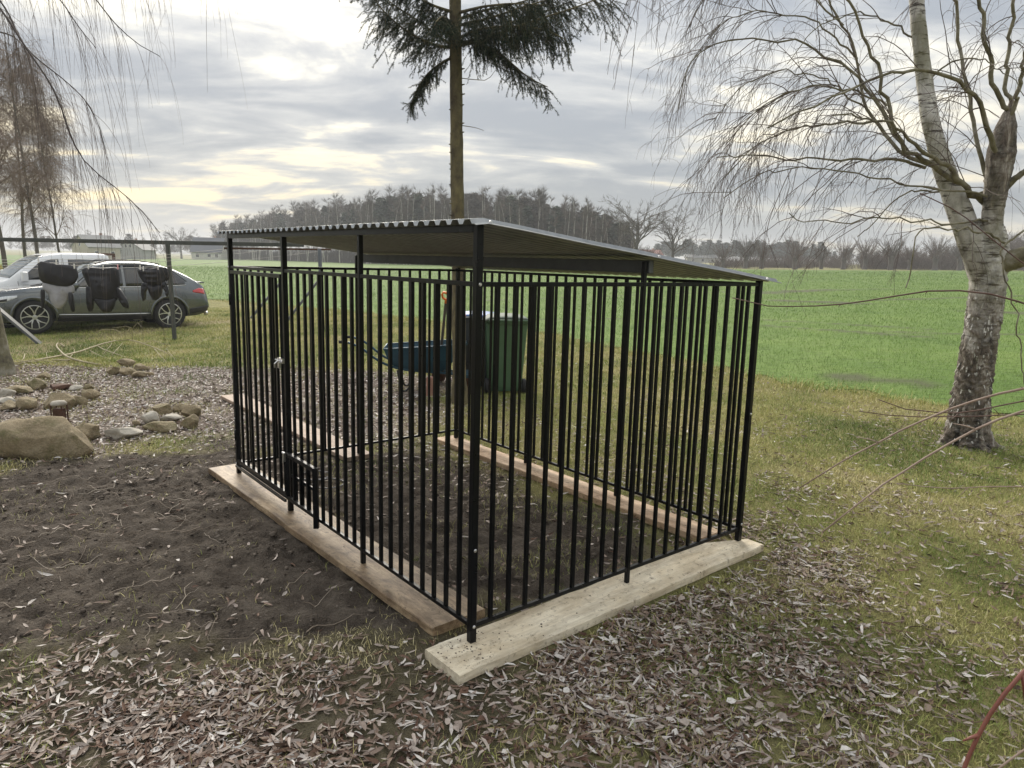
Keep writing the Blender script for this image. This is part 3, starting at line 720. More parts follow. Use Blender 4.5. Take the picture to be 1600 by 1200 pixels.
for i, (b, mt, lb) in enumerate((((865, 415, 985, 505), 'pale_stone', 'pale wedge-shaped stone on the left of the small stone ring'), ((930, 370, 1060, 440), 'field_stone', 'mossy stone at the back left of the small stone ring'),
        ((1070, 365, 1180, 420), 'field_stone', 'dark mossy stone at the very back of the small stone ring'), ((1100, 385, 1235, 460), 'field_stone', 'rounded tan stone at the back right of the small stone ring'),
        ((1110, 420, 1240, 525), 'field_stone', 'largest rounded stone of the small ring, on its right'), ((970, 440, 1110, 492), 'pale_stone', 'whitish flat stone lying inside the small stone ring'),
        ((870, 495, 1095, 552), 'field_stone', 'flat mossy stone at the front of the small stone ring'), ((820, 455, 872, 510), 'field_stone', 'smallest stone of the small ring, at its left end'))):
    stone_px(*b, mt, lb, RG, 40 + i)
stone_px(630, 515, 845, 588, 'pale_stone', 'pale flat stone lying alone left of the small stone ring', None, 60, 0.7)
LG = 'loose border of stones at the left edge'
for i, (b, mt, lb) in enumerate((((-40, 262, 66, 322), 'pale_stone', 'pale rounded stone cut by the left edge of the photo'), ((-40, 318, 76, 358), 'pale_stone', 'pinkish pale stone just below the palest one at the left edge'),
        ((-30, 350, 86, 418), 'field_stone', 'lowest brown stone of the border at the left edge'), ((0, 244, 160, 304), 'field_stone', 'long brown mossy stone behind the pale ones at left'),
        ((75, 330, 226, 412), 'field_stone', 'dark mossy stone between the lowest brown and the wedge stone'), ((135, 208, 256, 276), 'field_stone', 'rounded grey-brown stone at the back of the left border'),
        ((230, 308, 420, 408), 'field_stone', 'largest wedge-shaped stone of the left border'), ((265, 234, 420, 284), 'rust', 'dark reddish flat stone behind the wedge stone'),
        ((380, 308, 520, 384), 'field_stone', 'tan stone right of the wedge stone'), ((425, 246, 502, 288), 'pale_stone', 'small whitish stone at the back of the left border'),
        ((495, 238, 578, 288), 'field_stone', 'small mossy green stone behind the right end of the border'), ((495, 268, 602, 338), 'field_stone', 'rounded stone at the right end of the left border'))):
    stone_px(*b, mt, lb, LG, 70 + i)
DG = 'far ring of stones by the fallen branch'
for i, (b, lb) in enumerate((((655, 122, 742, 188), 'rounded stone on the left of the far ring'), ((735, 140, 838, 192), 'low stone in the front of the far ring'), ((710, 90, 838, 138), 'long mossy stone at the back of the far ring'),
        ((835, 118, 922, 162), 'stone at the right rear of the far ring'), ((800, 164, 916, 206), 'flat tan stone nearest the camera in the far ring'), ((915, 164, 956, 194), 'smallest stone at the right end of the far ring'))):
    stone_px(*b, 'field_stone', lb, DG, 90 + i)
stone_px(205, 162, 292, 208, 'field_stone', 'low mossy stone alone behind the left border', None, 99)
# little rusty lantern with a pale cap behind the boulders
lp = GT(95, 672); lan = empty('garden_lantern', (lp[0], lp[1], float(gz(lp[0], lp[1]))), 'small rusty metal lantern with a pale stone cap behind the large boulder', 'lantern')
lz = lan.location.z; kx = PM(lp[1])
MB().box((lp[0], lp[1], lz + 0.125), (0.085, 0.07, 0.15)).build('box', 'rust', lan, bevel=0.004)
for sx in (-1, 1):
    for sy in (-1, 1): MB().box((lp[0] + sx * 0.050, lp[1] + sy * 0.042, lz + 0.115), (0.010, 0.010, 0.23)).build('upright', 'rust', lan)
MB().lathe([(0.012, 0.23), (0.066, 0.234), (0.070, 0.249), (0.054, 0.268), (0.012, 0.277)], (lp[0], lp[1], lz), n=18).build('cap', 'pale_stone', lan, True)

# ------------------------------------------------------------------ ground cover: leaves, grass, shoots
def in_view(x, y, margin=1.2):
    lim = 0.735 * y + margin
    return (np.abs(x) < lim)
def on_plank(x, y):
    a, b = kloc(x, y)
    return ((a > 0.18) & (a < 3.27) & (b > -0.16) & (b < 0.22)) | ((a > -0.19) & (a < 0.1) & (b > -0.2) & (b < 2.12)) | ((a > 0.13) & (a < 3.12) & (b > 1.80) & (b < 2.04)) | ((a > 2.95) & (a < 6.2) & (b > 0.81) & (b < 1.1))
def scatter(x0, x1, y0, y1, dens, dmax):
    n = int((x1 - x0) * (y1 - y0) * dmax); x = RNG.uniform(x0, x1, n); y = RNG.uniform(y0, y1, n)
    k = in_view(x, y); x, y = x[k], y[k]
    k = RNG.uniform(0, dmax, len(x)) < dens(x, y); return x[k], y[k]
def leaf_mesh(name, x, y, z, L, W, rnd, tilt, lift, label):
    n = len(x); yaw = RNG.uniform(0, 2 * math.pi, n)
    s = np.array([0, .30, .30, .30, .68, .68, .68, 1.0]) - 0.5                   # along
    c_ = np.array([0, -.5, 0, .5, -.42, 0, .42, 0])                               # across
    curl = RNG.normal(0.10, 0.16, n)[:, None]; fold = RNG.uniform(-0.1, 0.9, n)[:, None]; bend = RNG.normal(0, 0.22, n)[:, None]
    lx = s[None] * L[:, None]; ly = c_[None] * W[:, None] + bend * L[:, None] * (s[None] ** 2 - 0.08)
    lz = curl * L[:, None] * (4 * s[None] ** 2) * 0.6 + np.abs(c_[None]) * W[:, None] * fold
    tw = RNG.normal(0, 0.6, n)[:, None] * s[None]
    ly, lz = ly * np.cos(tw) - lz * np.sin(tw), ly * np.sin(tw) + lz * np.cos(tw)
    ti = RNG.normal(0, 1, n)[:, None] * tilt[:, None]; lx, lz = lx * np.cos(ti) - lz * np.sin(ti), lx * np.sin(ti) + lz * np.cos(ti)
    ro = RNG.normal(0, 0.35, n)[:, None]; ly, lz = ly * np.cos(ro) - lz * np.sin(ro), ly * np.sin(ro) + lz * np.cos(ro)
    cy_, sy_ = np.cos(yaw)[:, None], np.sin(yaw)[:, None]
    vx = x[:, None] + lx * cy_ - ly * sy_; vy = y[:, None] + lx * sy_ + ly * cy_
    lz = lz - np.minimum(lz.min(1), 0)[:, None] * 0.8
    vz = z[:, None] + lz + lift[:, None]
    v = np.stack([vx, vy, vz], 2).reshape(-1, 3)
    t = np.array([(0, 2, 1), (0, 3, 2), (1, 2, 5), (1, 5, 4), (2, 3, 6), (2, 6, 5), (4, 5, 7), (5, 6, 7)])
    f = (np.arange(n) * 8)[:, None, None] + t[None]
    o = np_mesh(name, v, f.reshape(-1, 3), 'dry_leaf', np.repeat(rnd, 8), 'stuff', smooth=True)
    return tag(o, label, 'leaves')
def d_front(x, y): return 4800 * m_front(x, y) * (0.36 + 0.9 * sstep(0.34, 0.62, fbm(x, y, 2.9, 4, 71))) * (1 - 0.95 * m_dirt(x, y)) * (1 - 0.12 * sstep(0.2, 1.2, x)) * ~on_plank(x, y)
x, y = scatter(-4.2, 3.6, 1.35, 4.7, d_front, 6100)
n = len(x); wide = RNG.random(n) < 0.06
leaf_mesh('leaf_litter', x, y, gz(x, y), np.where(wide, RNG.uniform(.03, .055, n), RNG.uniform(.022, .084, n)), np.where(wide, RNG.uniform(.018, .034, n), RNG.uniform(.006, .0145, n)),
          np.clip(RNG.beta(1.25, 1.15, n), 0, 1), RNG.uniform(0.02, 0.22, n), RNG.uniform(0.0, 0.016, n), 'thick litter of pale narrow willow leaves in the foreground')
def d_yard(x, y): return (620 * m_yard(x, y) * (1 - m_dirt(x, y)) * (0.55 + 0.9 * fbm(x, y, 1.4, 3, 73))) * ~on_plank(x, y)
x, y = scatter(-10, 1.2, 5.0, 11.5, d_yard, 950); n = len(x)
leaf_mesh('yard_leaves', x, y, gz(x, y), RNG.uniform(.035, .075, n), RNG.uniform(.012, .022, n), np.clip(RNG.beta(3.0, 1.4, n), 0, 1), RNG.uniform(0.05, 0.35, n), RNG.uniform(0, 0.012, n),
          'pale fallen leaves covering the yard around the stones')
def d_lawn(x, y):
    a, b = kloc(x, y); ins = (a > 0) & (a < 3) & (b > 0) & (b < LAC)
    nearp = 1 - sstep(0.3, 4.3, np.hypot(x - 1.3, y - 3.2)); pt = sstep(0.45, 0.62, fbm(x, y, 1.8, 3, 75))
    d = 40 + 420 * nearp * (0.4 + pt) + 130 * pt * (y < 9) + 45 * (y < 8)
    d = np.where(ins, 40 + 190 * sstep(0.8, 1.9, b) * (0.5 + pt) + 60 * sstep(1.2, 2.8, a), d)
    dm = m_dirt(x, y); d = np.where(ins, d, d * (1 - dm) + (28 + 75 * pt) * dm)
    return d * (1 - m_front(x, y)) * (1 - m_yard(x, y)) * (field_in(x, y) < -0.2) * ~on_plank(x, y)
x, y = scatter(-6, 7.5, 1.5, 13, d_lawn, 700); n = len(x)
leaf_mesh('scattered_leaves', x, y, gz(x, y), RNG.uniform(.035, .085, n), RNG.uniform(.008, .018, n), np.clip(RNG.beta(2.0, 1.6, n), 0, 1), RNG.uniform(0.02, 0.3, n), RNG.uniform(0, 0.018, n),
          'dry leaves scattered over the lawn, the bare soil and the kennel floor')

def blades(name, x, y, L, W, rnd, lean, mat, label, tri=3):
    n = len(x); yaw = RNG.uniform(0, 2 * math.pi, n); dx, dy = np.cos(yaw), np.sin(yaw); z = gz(x, y) - 0.004
    fa = RNG.uniform(0, 2 * math.pi, n); sx, sy = np.cos(fa) * W / 2, np.sin(fa) * W / 2
    h1 = L * 0.5 * np.cos(lean * 0.6); r1 = L * 0.5 * np.sin(lean * 0.6); h2 = h1 + L * 0.5 * np.cos(np.minimum(lean * 1.5, 1.9)); r2 = r1 + L * 0.5 * np.sin(np.minimum(lean * 1.5, 1.9))
    b0 = np.stack([x - sx, y - sy, z], 1); b1 = np.stack([x + sx, y + sy, z], 1)
    tip = np.stack([x + dx * r2, y + dy * r2, z + np.maximum(h2, 0.008)], 1)
    if tri == 3:
        m0 = np.stack([x + dx * r1 - sx * .8, y + dy * r1 - sy * .8, z + h1], 1); m1 = np.stack([x + dx * r1 + sx * .8, y + dy * r1 + sy * .8, z + h1], 1)
        v = np.stack([b0, b1, m0, m1, tip], 1).reshape(-1, 3); t = np.array([(0, 1, 3), (0, 3, 2), (2, 3, 4)]); k = 5
    else:
        v = np.stack([b0, b1, tip], 1).reshape(-1, 3); t = np.array([(0, 1, 2)]); k = 3
    f = ((np.arange(n) * k)[:, None, None] + t[None]).reshape(-1, 3)
    o = np_mesh(name, v, f, mat, np.repeat(np.clip(rnd, 0, 1), k), 'stuff'); return tag(o, label, 'grass')
GREEN = [(*GT(1290, 690)[:2], 0.8), (*GT(1400, 700)[:2], 1.0), (*GT(1520, 705)[:2], 0.9), (*GT(1340, 1010)[:2], 0.22), (*GT(1500, 1060)[:2], 0.25), (*GT(1230, 1010)[:2], 0.2), (*GT(1500, 880)[:2], 0.4), (*GT(330, 590)[:2], 1.1), (*GT(100, 550)[:2], 1.6)]
def greenness(x, y):
    g = np.zeros(np.shape(x))
    for gx_, gy_, r in GREEN: g = np.maximum(g, 1 - sstep(r * 0.4, r * 1.3, np.hypot(x - gx_, (y - gy_) * 0.8) + (fbm(x, y, 3, 2, 81) - .5) * r))
    return g
def grass_rnd(x, y, n): return 0.60 + 1.2 * (fbm(x, y, 1.1, 3, 83) - 0.5) + RNG.normal(0, 0.17, n) - 0.5 * greenness(x, y)
def lawn_ok(x, y):
    a, b = kloc(x, y); ins = (a > -0.1) & (a < 3) & (b > 0) & (b < LAC)
    tuft = sstep(0.50, 0.60, fbm(x, y, 3.2, 3, 85))
    m = (1 - m_dirt(x, y)) * (1 - 0.93 * m_yard(x, y) * (1 - tuft * 0.35)) * (1 - m_front(x, y) * (1 - 0.5 * tuft) * (1 - 0.55 * sstep(0.2, 1.0, x))) * (1 - 0.88 * sstep(0.5, -0.2, x) * sstep(3.7, 3.3, y) * (1 - 0.6 * tuft)) * (field_in(x, y) < 0.4) * ~on_plank(x, y)
    m = np.where(ins, 0.25 * tuft + 0.35 * sstep(1.2, 2.0, b), m) + 0.05 * tuft * m_dirt(x, y)
    return m * np.maximum(1 - sstep(0.45, .8, fbm(x, y, 2.1, 3, 87)) * 0.6, greenness(x, y)) * (1 - 0.55 * (track_d(x, y) < 0.5))
x, y = scatter(-4, 5.0, 1.35, 5.2, lambda x, y: 6500 * lawn_ok(x, y), 6500); n = len(x)
blades('lawn_grass', x, y, RNG.uniform(.025, .07, n), RNG.uniform(.0016, .003, n), grass_rnd(x, y, n), RNG.uniform(0.3, 1.35, n), 'lawn_blade', 'short matted winter grass near the kennel')
x, y = scatter(-8, 8.5, 5.2, 9.5, lambda x, y: 3300 * lawn_ok(x, y), 3300); n = len(x)
blades('lawn_grass', x, y, RNG.uniform(.03, .075, n), RNG.uniform(.003, .0048, n), grass_rnd(x, y, n), RNG.uniform(0.3, 1.3, n), 'lawn_blade', 'olive winter grass around the birch and behind the kennel')
x, y = scatter(-16, 8.5, 9.5, 26, lambda x, y: 900 * lawn_ok(x, y), 900); n = len(x)
blades('lawn_grass', x, y, RNG.uniform(.04, .09, n), RNG.uniform(.005, .010, n), grass_rnd(x, y, n) - 0.1, RNG.uniform(0.3, 1.2, n), 'lawn_blade', 'yellowish winter grass by the parked cars and the field edge')
# dry taller fringe where lawn meets field
x, y = scatter(-14, 8, 8.5, 30, lambda x, y: 420 * np.exp(-(field_in(x, y) / 0.45) ** 2) * (0.3 + fbm(x, y, 2, 2, 91)), 420); n = len(x)
blades('field_fringe_grass', x, y, RNG.uniform(.06, .15, n), RNG.uniform(.006, .010, n), RNG.uniform(0.45, 1.0, n), RNG.uniform(0.1, 1.0, n), 'lawn_blade', 'dry pale grass fringe along the edge of the field')
def crop_d(x, y): return (field_in(x, y) > 0) * (1 - 0.85 * m_ftrack(x, y)) * (0.45 + 0.9 * fbm(x, y, 3.5, 3, 93))
for y0, y1, lb in ((6, 14, 'young green cereal shoots at the near edge of the field'), (14, 26, 'young green cereal shoots in the middle of the field'), (26, 52, 'young green cereal shoots farther out in the field'), (52, 112, 'green cereal shoots in the far part of the field')):
    de = 900 * (10.0 / max(y0, 10)) ** 1.75
    x, y = scatter(-82, 82, y0, y1, lambda x, y: 900 * (10.0 / np.maximum(y, 10)) ** 1.75 * crop_d(x, y) * (1 - sstep(90, 112, y)), de); n = len(x)
    blades('crop_shoots', x, y, RNG.uniform(.045, .09, n) * (1 + (y - 6) * 0.018), .0056 * np.maximum(y / 10, .8) * RNG.uniform(.7, 1.3, n), RNG.uniform(0, 1, n) * 0.55 + 0.8 * (fbm(x, y, 0.5, 3, 95) - 0.25) + .10 * np.sin((x * .94 + y * .34) * 2.1) * (y < 40), RNG.uniform(0.2, 1.1, n), 'crop_blade', lb, tri=1)
# clods and crumbs of soil
def crumbs(name, x, y, z, r, label):
    n = len(x); ph = (1 + 5 ** .5) / 2
    ico = np.array([(-1, ph, 0), (1, ph, 0), (-1, -ph, 0), (1, -ph, 0), (0, -1, ph), (0, 1, ph), (0, -1, -ph), (0, 1, -ph), (ph, 0, -1), (ph, 0, 1), (-ph, 0, -1), (-ph, 0, 1)]) / 1.9
    t = np.array([(0, 11, 5), (0, 5, 1), (0, 1, 7), (0, 7, 10), (0, 10, 11), (1, 5, 9), (5, 11, 4), (11, 10, 2), (10, 7, 6), (7, 1, 8), (3, 9, 4), (3, 4, 2), (3, 2, 6), (3, 6, 8), (3, 8, 9), (4, 9, 5), (2, 4, 11), (6, 2, 10), (8, 6, 7), (9, 8, 1)])
    v = ico[None] * RNG.uniform(.55, 1.25, (n, 12, 1)) * r[:, None, None] * np.stack([RNG.uniform(.7, 1.5, n), RNG.uniform(.7, 1.5, n), RNG.uniform(.4, .8, n)], 1)[:, None]
    v = v + np.stack([x, y, z + r * .2], 1)[:, None]; f = (np.arange(n) * 12)[:, None, None] + t[None]
    o = np_mesh(name, v.reshape(-1, 3), f.reshape(-1, 3), 'clod', np.repeat(RNG.uniform(0, 1, n), 12), 'stuff', smooth=True); return tag(o, label, 'soil')
rmat('clod', [(0.0, (0.05, 0.039, 0.031)), (0.6, (0.12, 0.098, 0.079)), (1.0, (0.22, 0.188, 0.155))], 0.95)
x, y = scatter(-4.5, 1.6, 2.2, 6.6, lambda x, y: 900 * m_dirt(x, y) * (0.25 + 1.2 * sstep(.42, .62, fbm(x, y, 2.5, 3, 77))) * ~on_plank(x, y), 1300); n = len(x)
crumbs('soil_clods', x, y, gz(x, y), np.exp(RNG.normal(math.log(.0042), .6, n)).clip(.0015, .022), 'dark clods and crumbs on the bare soil')
a = np.r_[RNG.normal(-.02, .07, 110), RNG.uniform(.3, 3.2, 50), RNG.uniform(-.15, .06, 60)]; b = np.r_[RNG.normal(-.06, .07, 110), RNG.uniform(-.13, .2, 50), RNG.uniform(-.1, 2.0, 60)]
pxy = KA + a[:, None] * E1 + b[:, None] * E2; kk = ((a > -.16) & (a < .06) & (b > -.17)) | ((a > .25) & (b > -.08)); pxy = pxy[kk]
crumbs('plank_crumbs', pxy[:, 0], pxy[:, 1], np.full(len(pxy), .0452), RNG.uniform(.0012, .0045, len(pxy)), 'crumbs of soil spilled on the planks')
# loose twigs lying on the bare soil and the grass
n = 330; x = np.r_[RNG.uniform(-3.4, -0.4, 220), RNG.uniform(-0.2, 3.0, 110)]; y = np.r_[RNG.uniform(2.2, 5.6, 220), RNG.uniform(2.0, 6.0, 110)]
k = ~on_plank(x, y) & (kennel_dist(x, y) > 0.1); x, y = x[k], y[k]; n = len(x)
P = grow(np.stack([x, y, np.zeros(n)], 1), np.stack([RNG.normal(0, 1, n), RNG.normal(0, 1, n), np.zeros(n)], 1), RNG.uniform(0.05, 0.45, n) ** 1.15, 8, 0.0, 0.22)
P[..., 2] = gz(P[..., 0], P[..., 1]) + 0.008 + RNG.uniform(0, 0.006, (n, 1))
v, f, idx = tubes_np(P, np.linspace(1, .4, 8)[None] * RNG.uniform(.0011, .0032, (n, 1)), 5)
tag(np_mesh('fallen_twigs', v, f, 'twig_pale', RNG.uniform(0, 1, n)[idx], 'stuff', smooth=True), 'thin broken twigs lying on the soil and grass', 'twigs')

# ------------------------------------------------------------------ trees near the camera
def tree_mesh(name, P, R, mat, parent, n, rnd=None, smooth=True):
    v, f, idx = tubes_np(P, R, n)
    return np_mesh(name, v, f, mat, (RNG.uniform(0, 1, len(P)) if rnd is None else rnd)[idx], None, parent, smooth)
def px_limb(pts, k=24):            # (u, v, depth) list -> smooth polyline
    return resample([V(u, v_, d) for u, v_, d in pts], k)
def taper(k, r0, r1): return np.linspace(0, 1, k) * (r1 - r0) + r0

# --- birch on the right
bb = GT(1512, 694); birch = empty('birch_tree', tuple(bb), 'old birch with peeling white bark and drooping bare twigs on the right', 'tree')
BY = bb[1]; bk = PM(BY) * 0.78
def bark_tube(name, pts, rad, n, mat, parent, rough, darkness=None, seed=0):
    P = resample(pts, len(rad)) if len(pts) != len(rad) else np.asarray(pts); k = len(P)
    t = np.gradient(P, axis=0); t /= np.linalg.norm(t, axis=1)[:, None]
    a = np.cross(t, np.array([0.0, 1, 0])); a /= np.linalg.norm(a, axis=1)[:, None]; b = np.cross(t, a)
    an = np.arange(n) * 2 * math.pi / n; S = np.arange(k)[:, None] * 1.0; A = np.broadcast_to(an, (k, n))
    hgt = np.linspace(0, 1, k)[:, None] * k * 0.05
    nu = fbm(np.cos(A) * 2.2 + 7 + seed, np.sin(A) * 2.2 + hgt * 6, 2.2, 4, 101 + seed) - 0.5
    r = np.asarray(rad)[:, None] * (1 + rough * nu * 2)
    if name == 'trunk' and seed == 0:
        fl_ = np.exp(-np.arange(k) / k * 16)[:, None]; r = r * (1 + fl_ * (0.10 + 0.22 * np.cos(A * 4 + 0.8) + 0.10 * np.cos(A * 7)))
        lowm = np.clip(1.25 - np.arange(k)[:, None] / k * 1.7, 0, 1); pl = fbm(A * 3.2, hgt * 2.4, 2.0, 4, 140); r = r + lowm * np.asarray(rad)[:, None] * 0.30 * (np.abs(pl - 0.5) * 2 - 0.25)
    v = P[:, None] + r[..., None] * (a[:, None] * np.cos(A)[..., None] + b[:, None] * np.sin(A)[..., None])
    f = [(i * n + j, i * n + (j + 1) % n, (i + 1) * n + (j + 1) % n, (i + 1) * n + j) for i in range(k - 1) for j in range(n)]
    dk = np.zeros(k) if darkness is None else darkness
    dk = np.clip(np.repeat(dk, n) + (nu.ravel()) * 0.9 * (np.repeat(dk, n) > 0.02), 0, 1)
    return np_mesh(name, v.reshape(-1, 3), np.array(f), mat, dk, None, parent, True)
tk = 170
tp = [V(u, v_, BY + d) for u, v_, d in ((1510, 705, 0), (1510, 690, 0), (1516, 630, 0), (1526, 560, 0), (1537, 500, 0), (1543, 450, 0), (1546, 410, 0), (1545, 375, 0.02), (1540, 340, 0.03))]
tr = np.interp(np.linspace(0, 1, tk), [0, .04, .10, .25, .5, .72, .86, 1], np.array([52, 44, 38, 33, 31, 31, 34, 26]) * bk)
trunk = bark_tube('trunk', tp, tr, 84, 'birch_bark', birch, 0.11, np.interp(np.linspace(0, 1, tk), [0, .4, .62, .80, 1], [1, .95, .62, .22, .15]))
stems = [  # big stems: points, radii px, n, material
    ([(1541, 480, 0), (1534, 420, 0), (1513, 365, 0), (1497, 320, .05), (1472, 262, .1), (1455, 205, .12), (1449, 165, .15), (1441, 100, .18), (1433, 20, .2), (1426, -80, .25), (1420, -300, .3)], [17, 24, 22, 18.5, 15.5, 14, 13.5, 12.5, 11, 9.5, 6], 'birch_bark'),
    ([(1541, 480, 0), (1547, 415, 0), (1547, 360, -.05), (1556, 300, -.1), (1564, 240, -.12), (1572, 195, -.12), (1577, 176, -.12), (1579, 162, -.12), (1580, 157, -.12)], [17, 24, 22, 19, 18, 21, 24, 18, 3], 'birch_bark'),
    ([(1545, 420, 0), (1575, 408, -.1), (1610, 398, -.2), (1680, 372, -.3), (1800, 300, -.5)], [21, 18, 15, 12, 7], 'limb_bark'),
]
for i, (pts, rp, mt) in enumerate(stems):
    P = [V(u, v_, BY + d) for u, v_, d in pts]; k = 90
    bark_tube('stem', P, np.interp(np.linspace(0, 1, k), np.linspace(0, 1, len(rp)), rp) * bk, 36, mt, birch, 0.13, np.interp(np.linspace(0, 1, k), [0, .22, .4, .6, 1], [.5, .2, .05, .03, .03] if i == 0 else [.5, .2, .25, .8, 1.0]) if mt == 'birch_bark' else None, seed=i + 1)
limbs = [  # (points (u,v,depth offset)), start radius px, end radius px
    ([(1542, 320, 0), (1529, 312, -.05), (1500, 285, -.15), (1470, 256, -.25), (1430, 228, -.35), (1405, 205, -.4), (1392, 185, -.45), (1372, 182, -.5), (1340, 184, -.6), (1300, 180, -.7)], 10, 2.0),
    ([(1500, 285, -.1), (1445, 262, -.2), (1421, 241, -.25), (1400, 200, -.3), (1386, 165, -.3), (1372, 110, -.3), (1347, 45, -.35), (1323, 0, -.4), (1290, -60, -.5)], 8, 3),
    ([(1490, 275, 0), (1417, 241, .2), (1380, 205, .35), (1355, 170, .45), (1340, 92, .55), (1318, 40, .6), (1298, 0, .65), (1260, -70, .7)], 7, 2.6),
    ([(1560, 260, -.1), (1543, 206, -.3), (1528, 165, -.4), (1510, 138, -.5), (1480, 115, -.6), (1431, 105, -.7), (1393, 112, -.75), (1351, 130, -.8), (1295, 156, -.9), (1240, 175, -1.0), (1200, 200, -1.0)], 8, 2),
    ([(1421, 241, .2), (1390, 190, .3), (1330, 110, .4), (1288, 75, .5), (1225, 63, .6), (1137, 60, .7), (1085, 78, .8), (1066, 120, .8), (1060, 170, .8)], 6, 1.4),
    ([(1445, 262, -.1), (1420, 250, -.2), (1350, 254, -.3), (1280, 247, -.4), (1200, 243, -.5), (1120, 246, -.6)], 5, 1.4),
    ([(1365, 189, .3), (1300, 192, .4), (1240, 200, .5), (1180, 225, .6), (1130, 280, .6)], 4, 1.3),
    ([(1578, 172, -.12), (1558, 150, -.2), (1545, 100, -.25), (1540, 40, -.3), (1520, -30, -.3), (1500, -140, -.3)], 7, 4),
    ([(1580, 175, -.1), (1572, 120, 0), (1578, 60, .1), (1584, 0, .1), (1585, -120, .1)], 6, 4),
    ([(1552, 330, -.02), (1536, 270, 0), (1522, 200, .1), (1516, 150, .2), (1505, 80, .25), (1492, 20, .3), (1480, -80, .3)], 7, 4),
    ([(1575, 200, -.1), (1590, 150, -.2), (1600, 90, -.3), (1615, 0, -.4)], 7, 4),
    ([(1565, 300, -.1), (1590, 275, -.2), (1625, 250, -.3), (1700, 200, -.4)], 10, 6),
    ([(1545, 345, -.1), (1500, 350, -.3), (1440, 345, -.5), (1380, 340, -.7), (1310, 348, -.8), (1262, 345, -.9), (1233, 333, -1.0)], 3.2, 1.2),
    ([(1545, 300, .1), (1500, 310, .2), (1470, 300, .3), (1420, 296, .3), (1390, 318, .3), (1370, 345, .3), (1340, 370, .3)], 4, 1.4),
    ([(1550, 310, -.1), (1500, 300, -.2), (1400, 285, -.3), (1330, 270, -.4), (1250, 258, -.5), (1180, 270, -.6), (1130, 310, -.6)], 3.5, 1.2),
    ([(1570, 380, -.2), (1520, 356, -.5), (1470, 360, -.7), (1435, 355, -.9), (1425, 385, -1), (1430, 425, -1), (1415, 450, -1)], 3.5, 1.5),
    ([(1386, 165, -.3), (1320, 138, -.4), (1250, 136, -.5), (1185, 168, -.6), (1135, 225, -.6)], 3, 1.1),
    ([(1355, 170, .45), (1300, 128, .5), (1230, 108, .6), (1160, 130, .7), (1115, 190, .7)], 3, 1.1),
    ([(1340, 92, .55), (1280, 38, .6), (1200, 14, .7), (1130, 30, .8), (1085, 90, .8)], 3.2, 1.1),
    ([(1318, 40, .6), (1250, -25, .7), (1170, -50, .8), (1110, -20, .9), (1075, 45, .9)], 3.2, 1.1),
    ([(1290, -60, -.5), (1200, -110, -.6), (1100, -120, -.7), (1030, -80, -.8), (1000, -10, -.8)], 3.6, 1.2),
    ([(1431, 60, .2), (1390, 30, .3), (1330, 20, .3), (1270, 45, .2), (1230, 100, .1)], 3, 1.1),
    ([(1445, 130, .2), (1480, 100, .0), (1530, 90, -.3), (1570, 110, -.5), (1600, 150, -.6)], 3, 1.1),
    ([(1600, 360, -.3), (1560, 390, -.5), (1570, 440, -.6), (1590, 500, -.7), (1597, 560, -.7), (1600, 600, -.7)], 3, 1.5),
]
LP = np.array([px_limb([(u, v_, BY + d) for u, v_, d in pts], 26) for pts, _, _ in limbs])
LR = np.array([b + (a - b) * np.linspace(1, 0, 26) ** 1.5 for _, a, b in limbs]) * bk * 0.66
for i in range(len(limbs)):
    w = fbm(np.arange(26) * 0.7, np.full(26, i * 3.1), 1, 2, 7)[:, None] - 0.5
    LP[i, 1:-1] += w[1:-1] * np.array([0.10, 0.05, 0.10])
    bark_tube('limb', LP[i], LR[i], 10, 'limb_bark', birch, 0.12, None, seed=10 + i)
# branches off the limbs, then branchlets, then fine hanging twigs
dirs_l = np.array([-0.75, -0.1, 0.25])
def offshoot(d, n, side=0.8, bias=None):
    r = RNG.normal(0, 1, (n, 3)) * side + d
    return r + (bias if bias is not None else 0)
p, d, r = along(LP[[0, 1, 2, 3, 4, 5, 6, 7, 8, 9, 12, 13, 14, 16, 17, 18, 19, 20, 21, 22, 16, 17, 18, 19, 20]], LR[[0, 1, 2, 3, 4, 5, 6, 7, 8, 9, 12, 13, 14, 16, 17, 18, 19, 20, 21, 22, 16, 17, 18, 19, 20]], 230, 0.12, 0.98); n = len(p)
B1 = grow(p, offshoot(d, n, 0.55, dirs_l * 0.5), RNG.uniform(0.35, 1.1, n), 10, RNG.uniform(0.3, 1.5, n), 0.10)
R1 = np.minimum(r, 0.006)[:, None] * np.linspace(0.8, 0.32, 10)[None]
p, d, r = along(B1, R1, 640, 0.15, 1.0); n = len(p)
B2 = grow(p, offshoot(d, n, 0.5), RNG.uniform(0.18, 0.60, n), 8, RNG.uniform(0.5, 2.6, n), 0.13)
R2 = np.minimum(r, 0.0028)[:, None] * np.linspace(0.85, 0.42, 8)[None]
p, d, r = along(np.concatenate([B2]), R2, 1750, 0.2, 1.0); n = len(p)
B3 = grow(p, offshoot(d, n, 0.6), RNG.uniform(0.08, 0.30, n), 5, RNG.uniform(0.5, 2.4, n), 0.16)
R3 = np.full((n, 1), 0.0013) * np.linspace(1, .7, 5)[None]
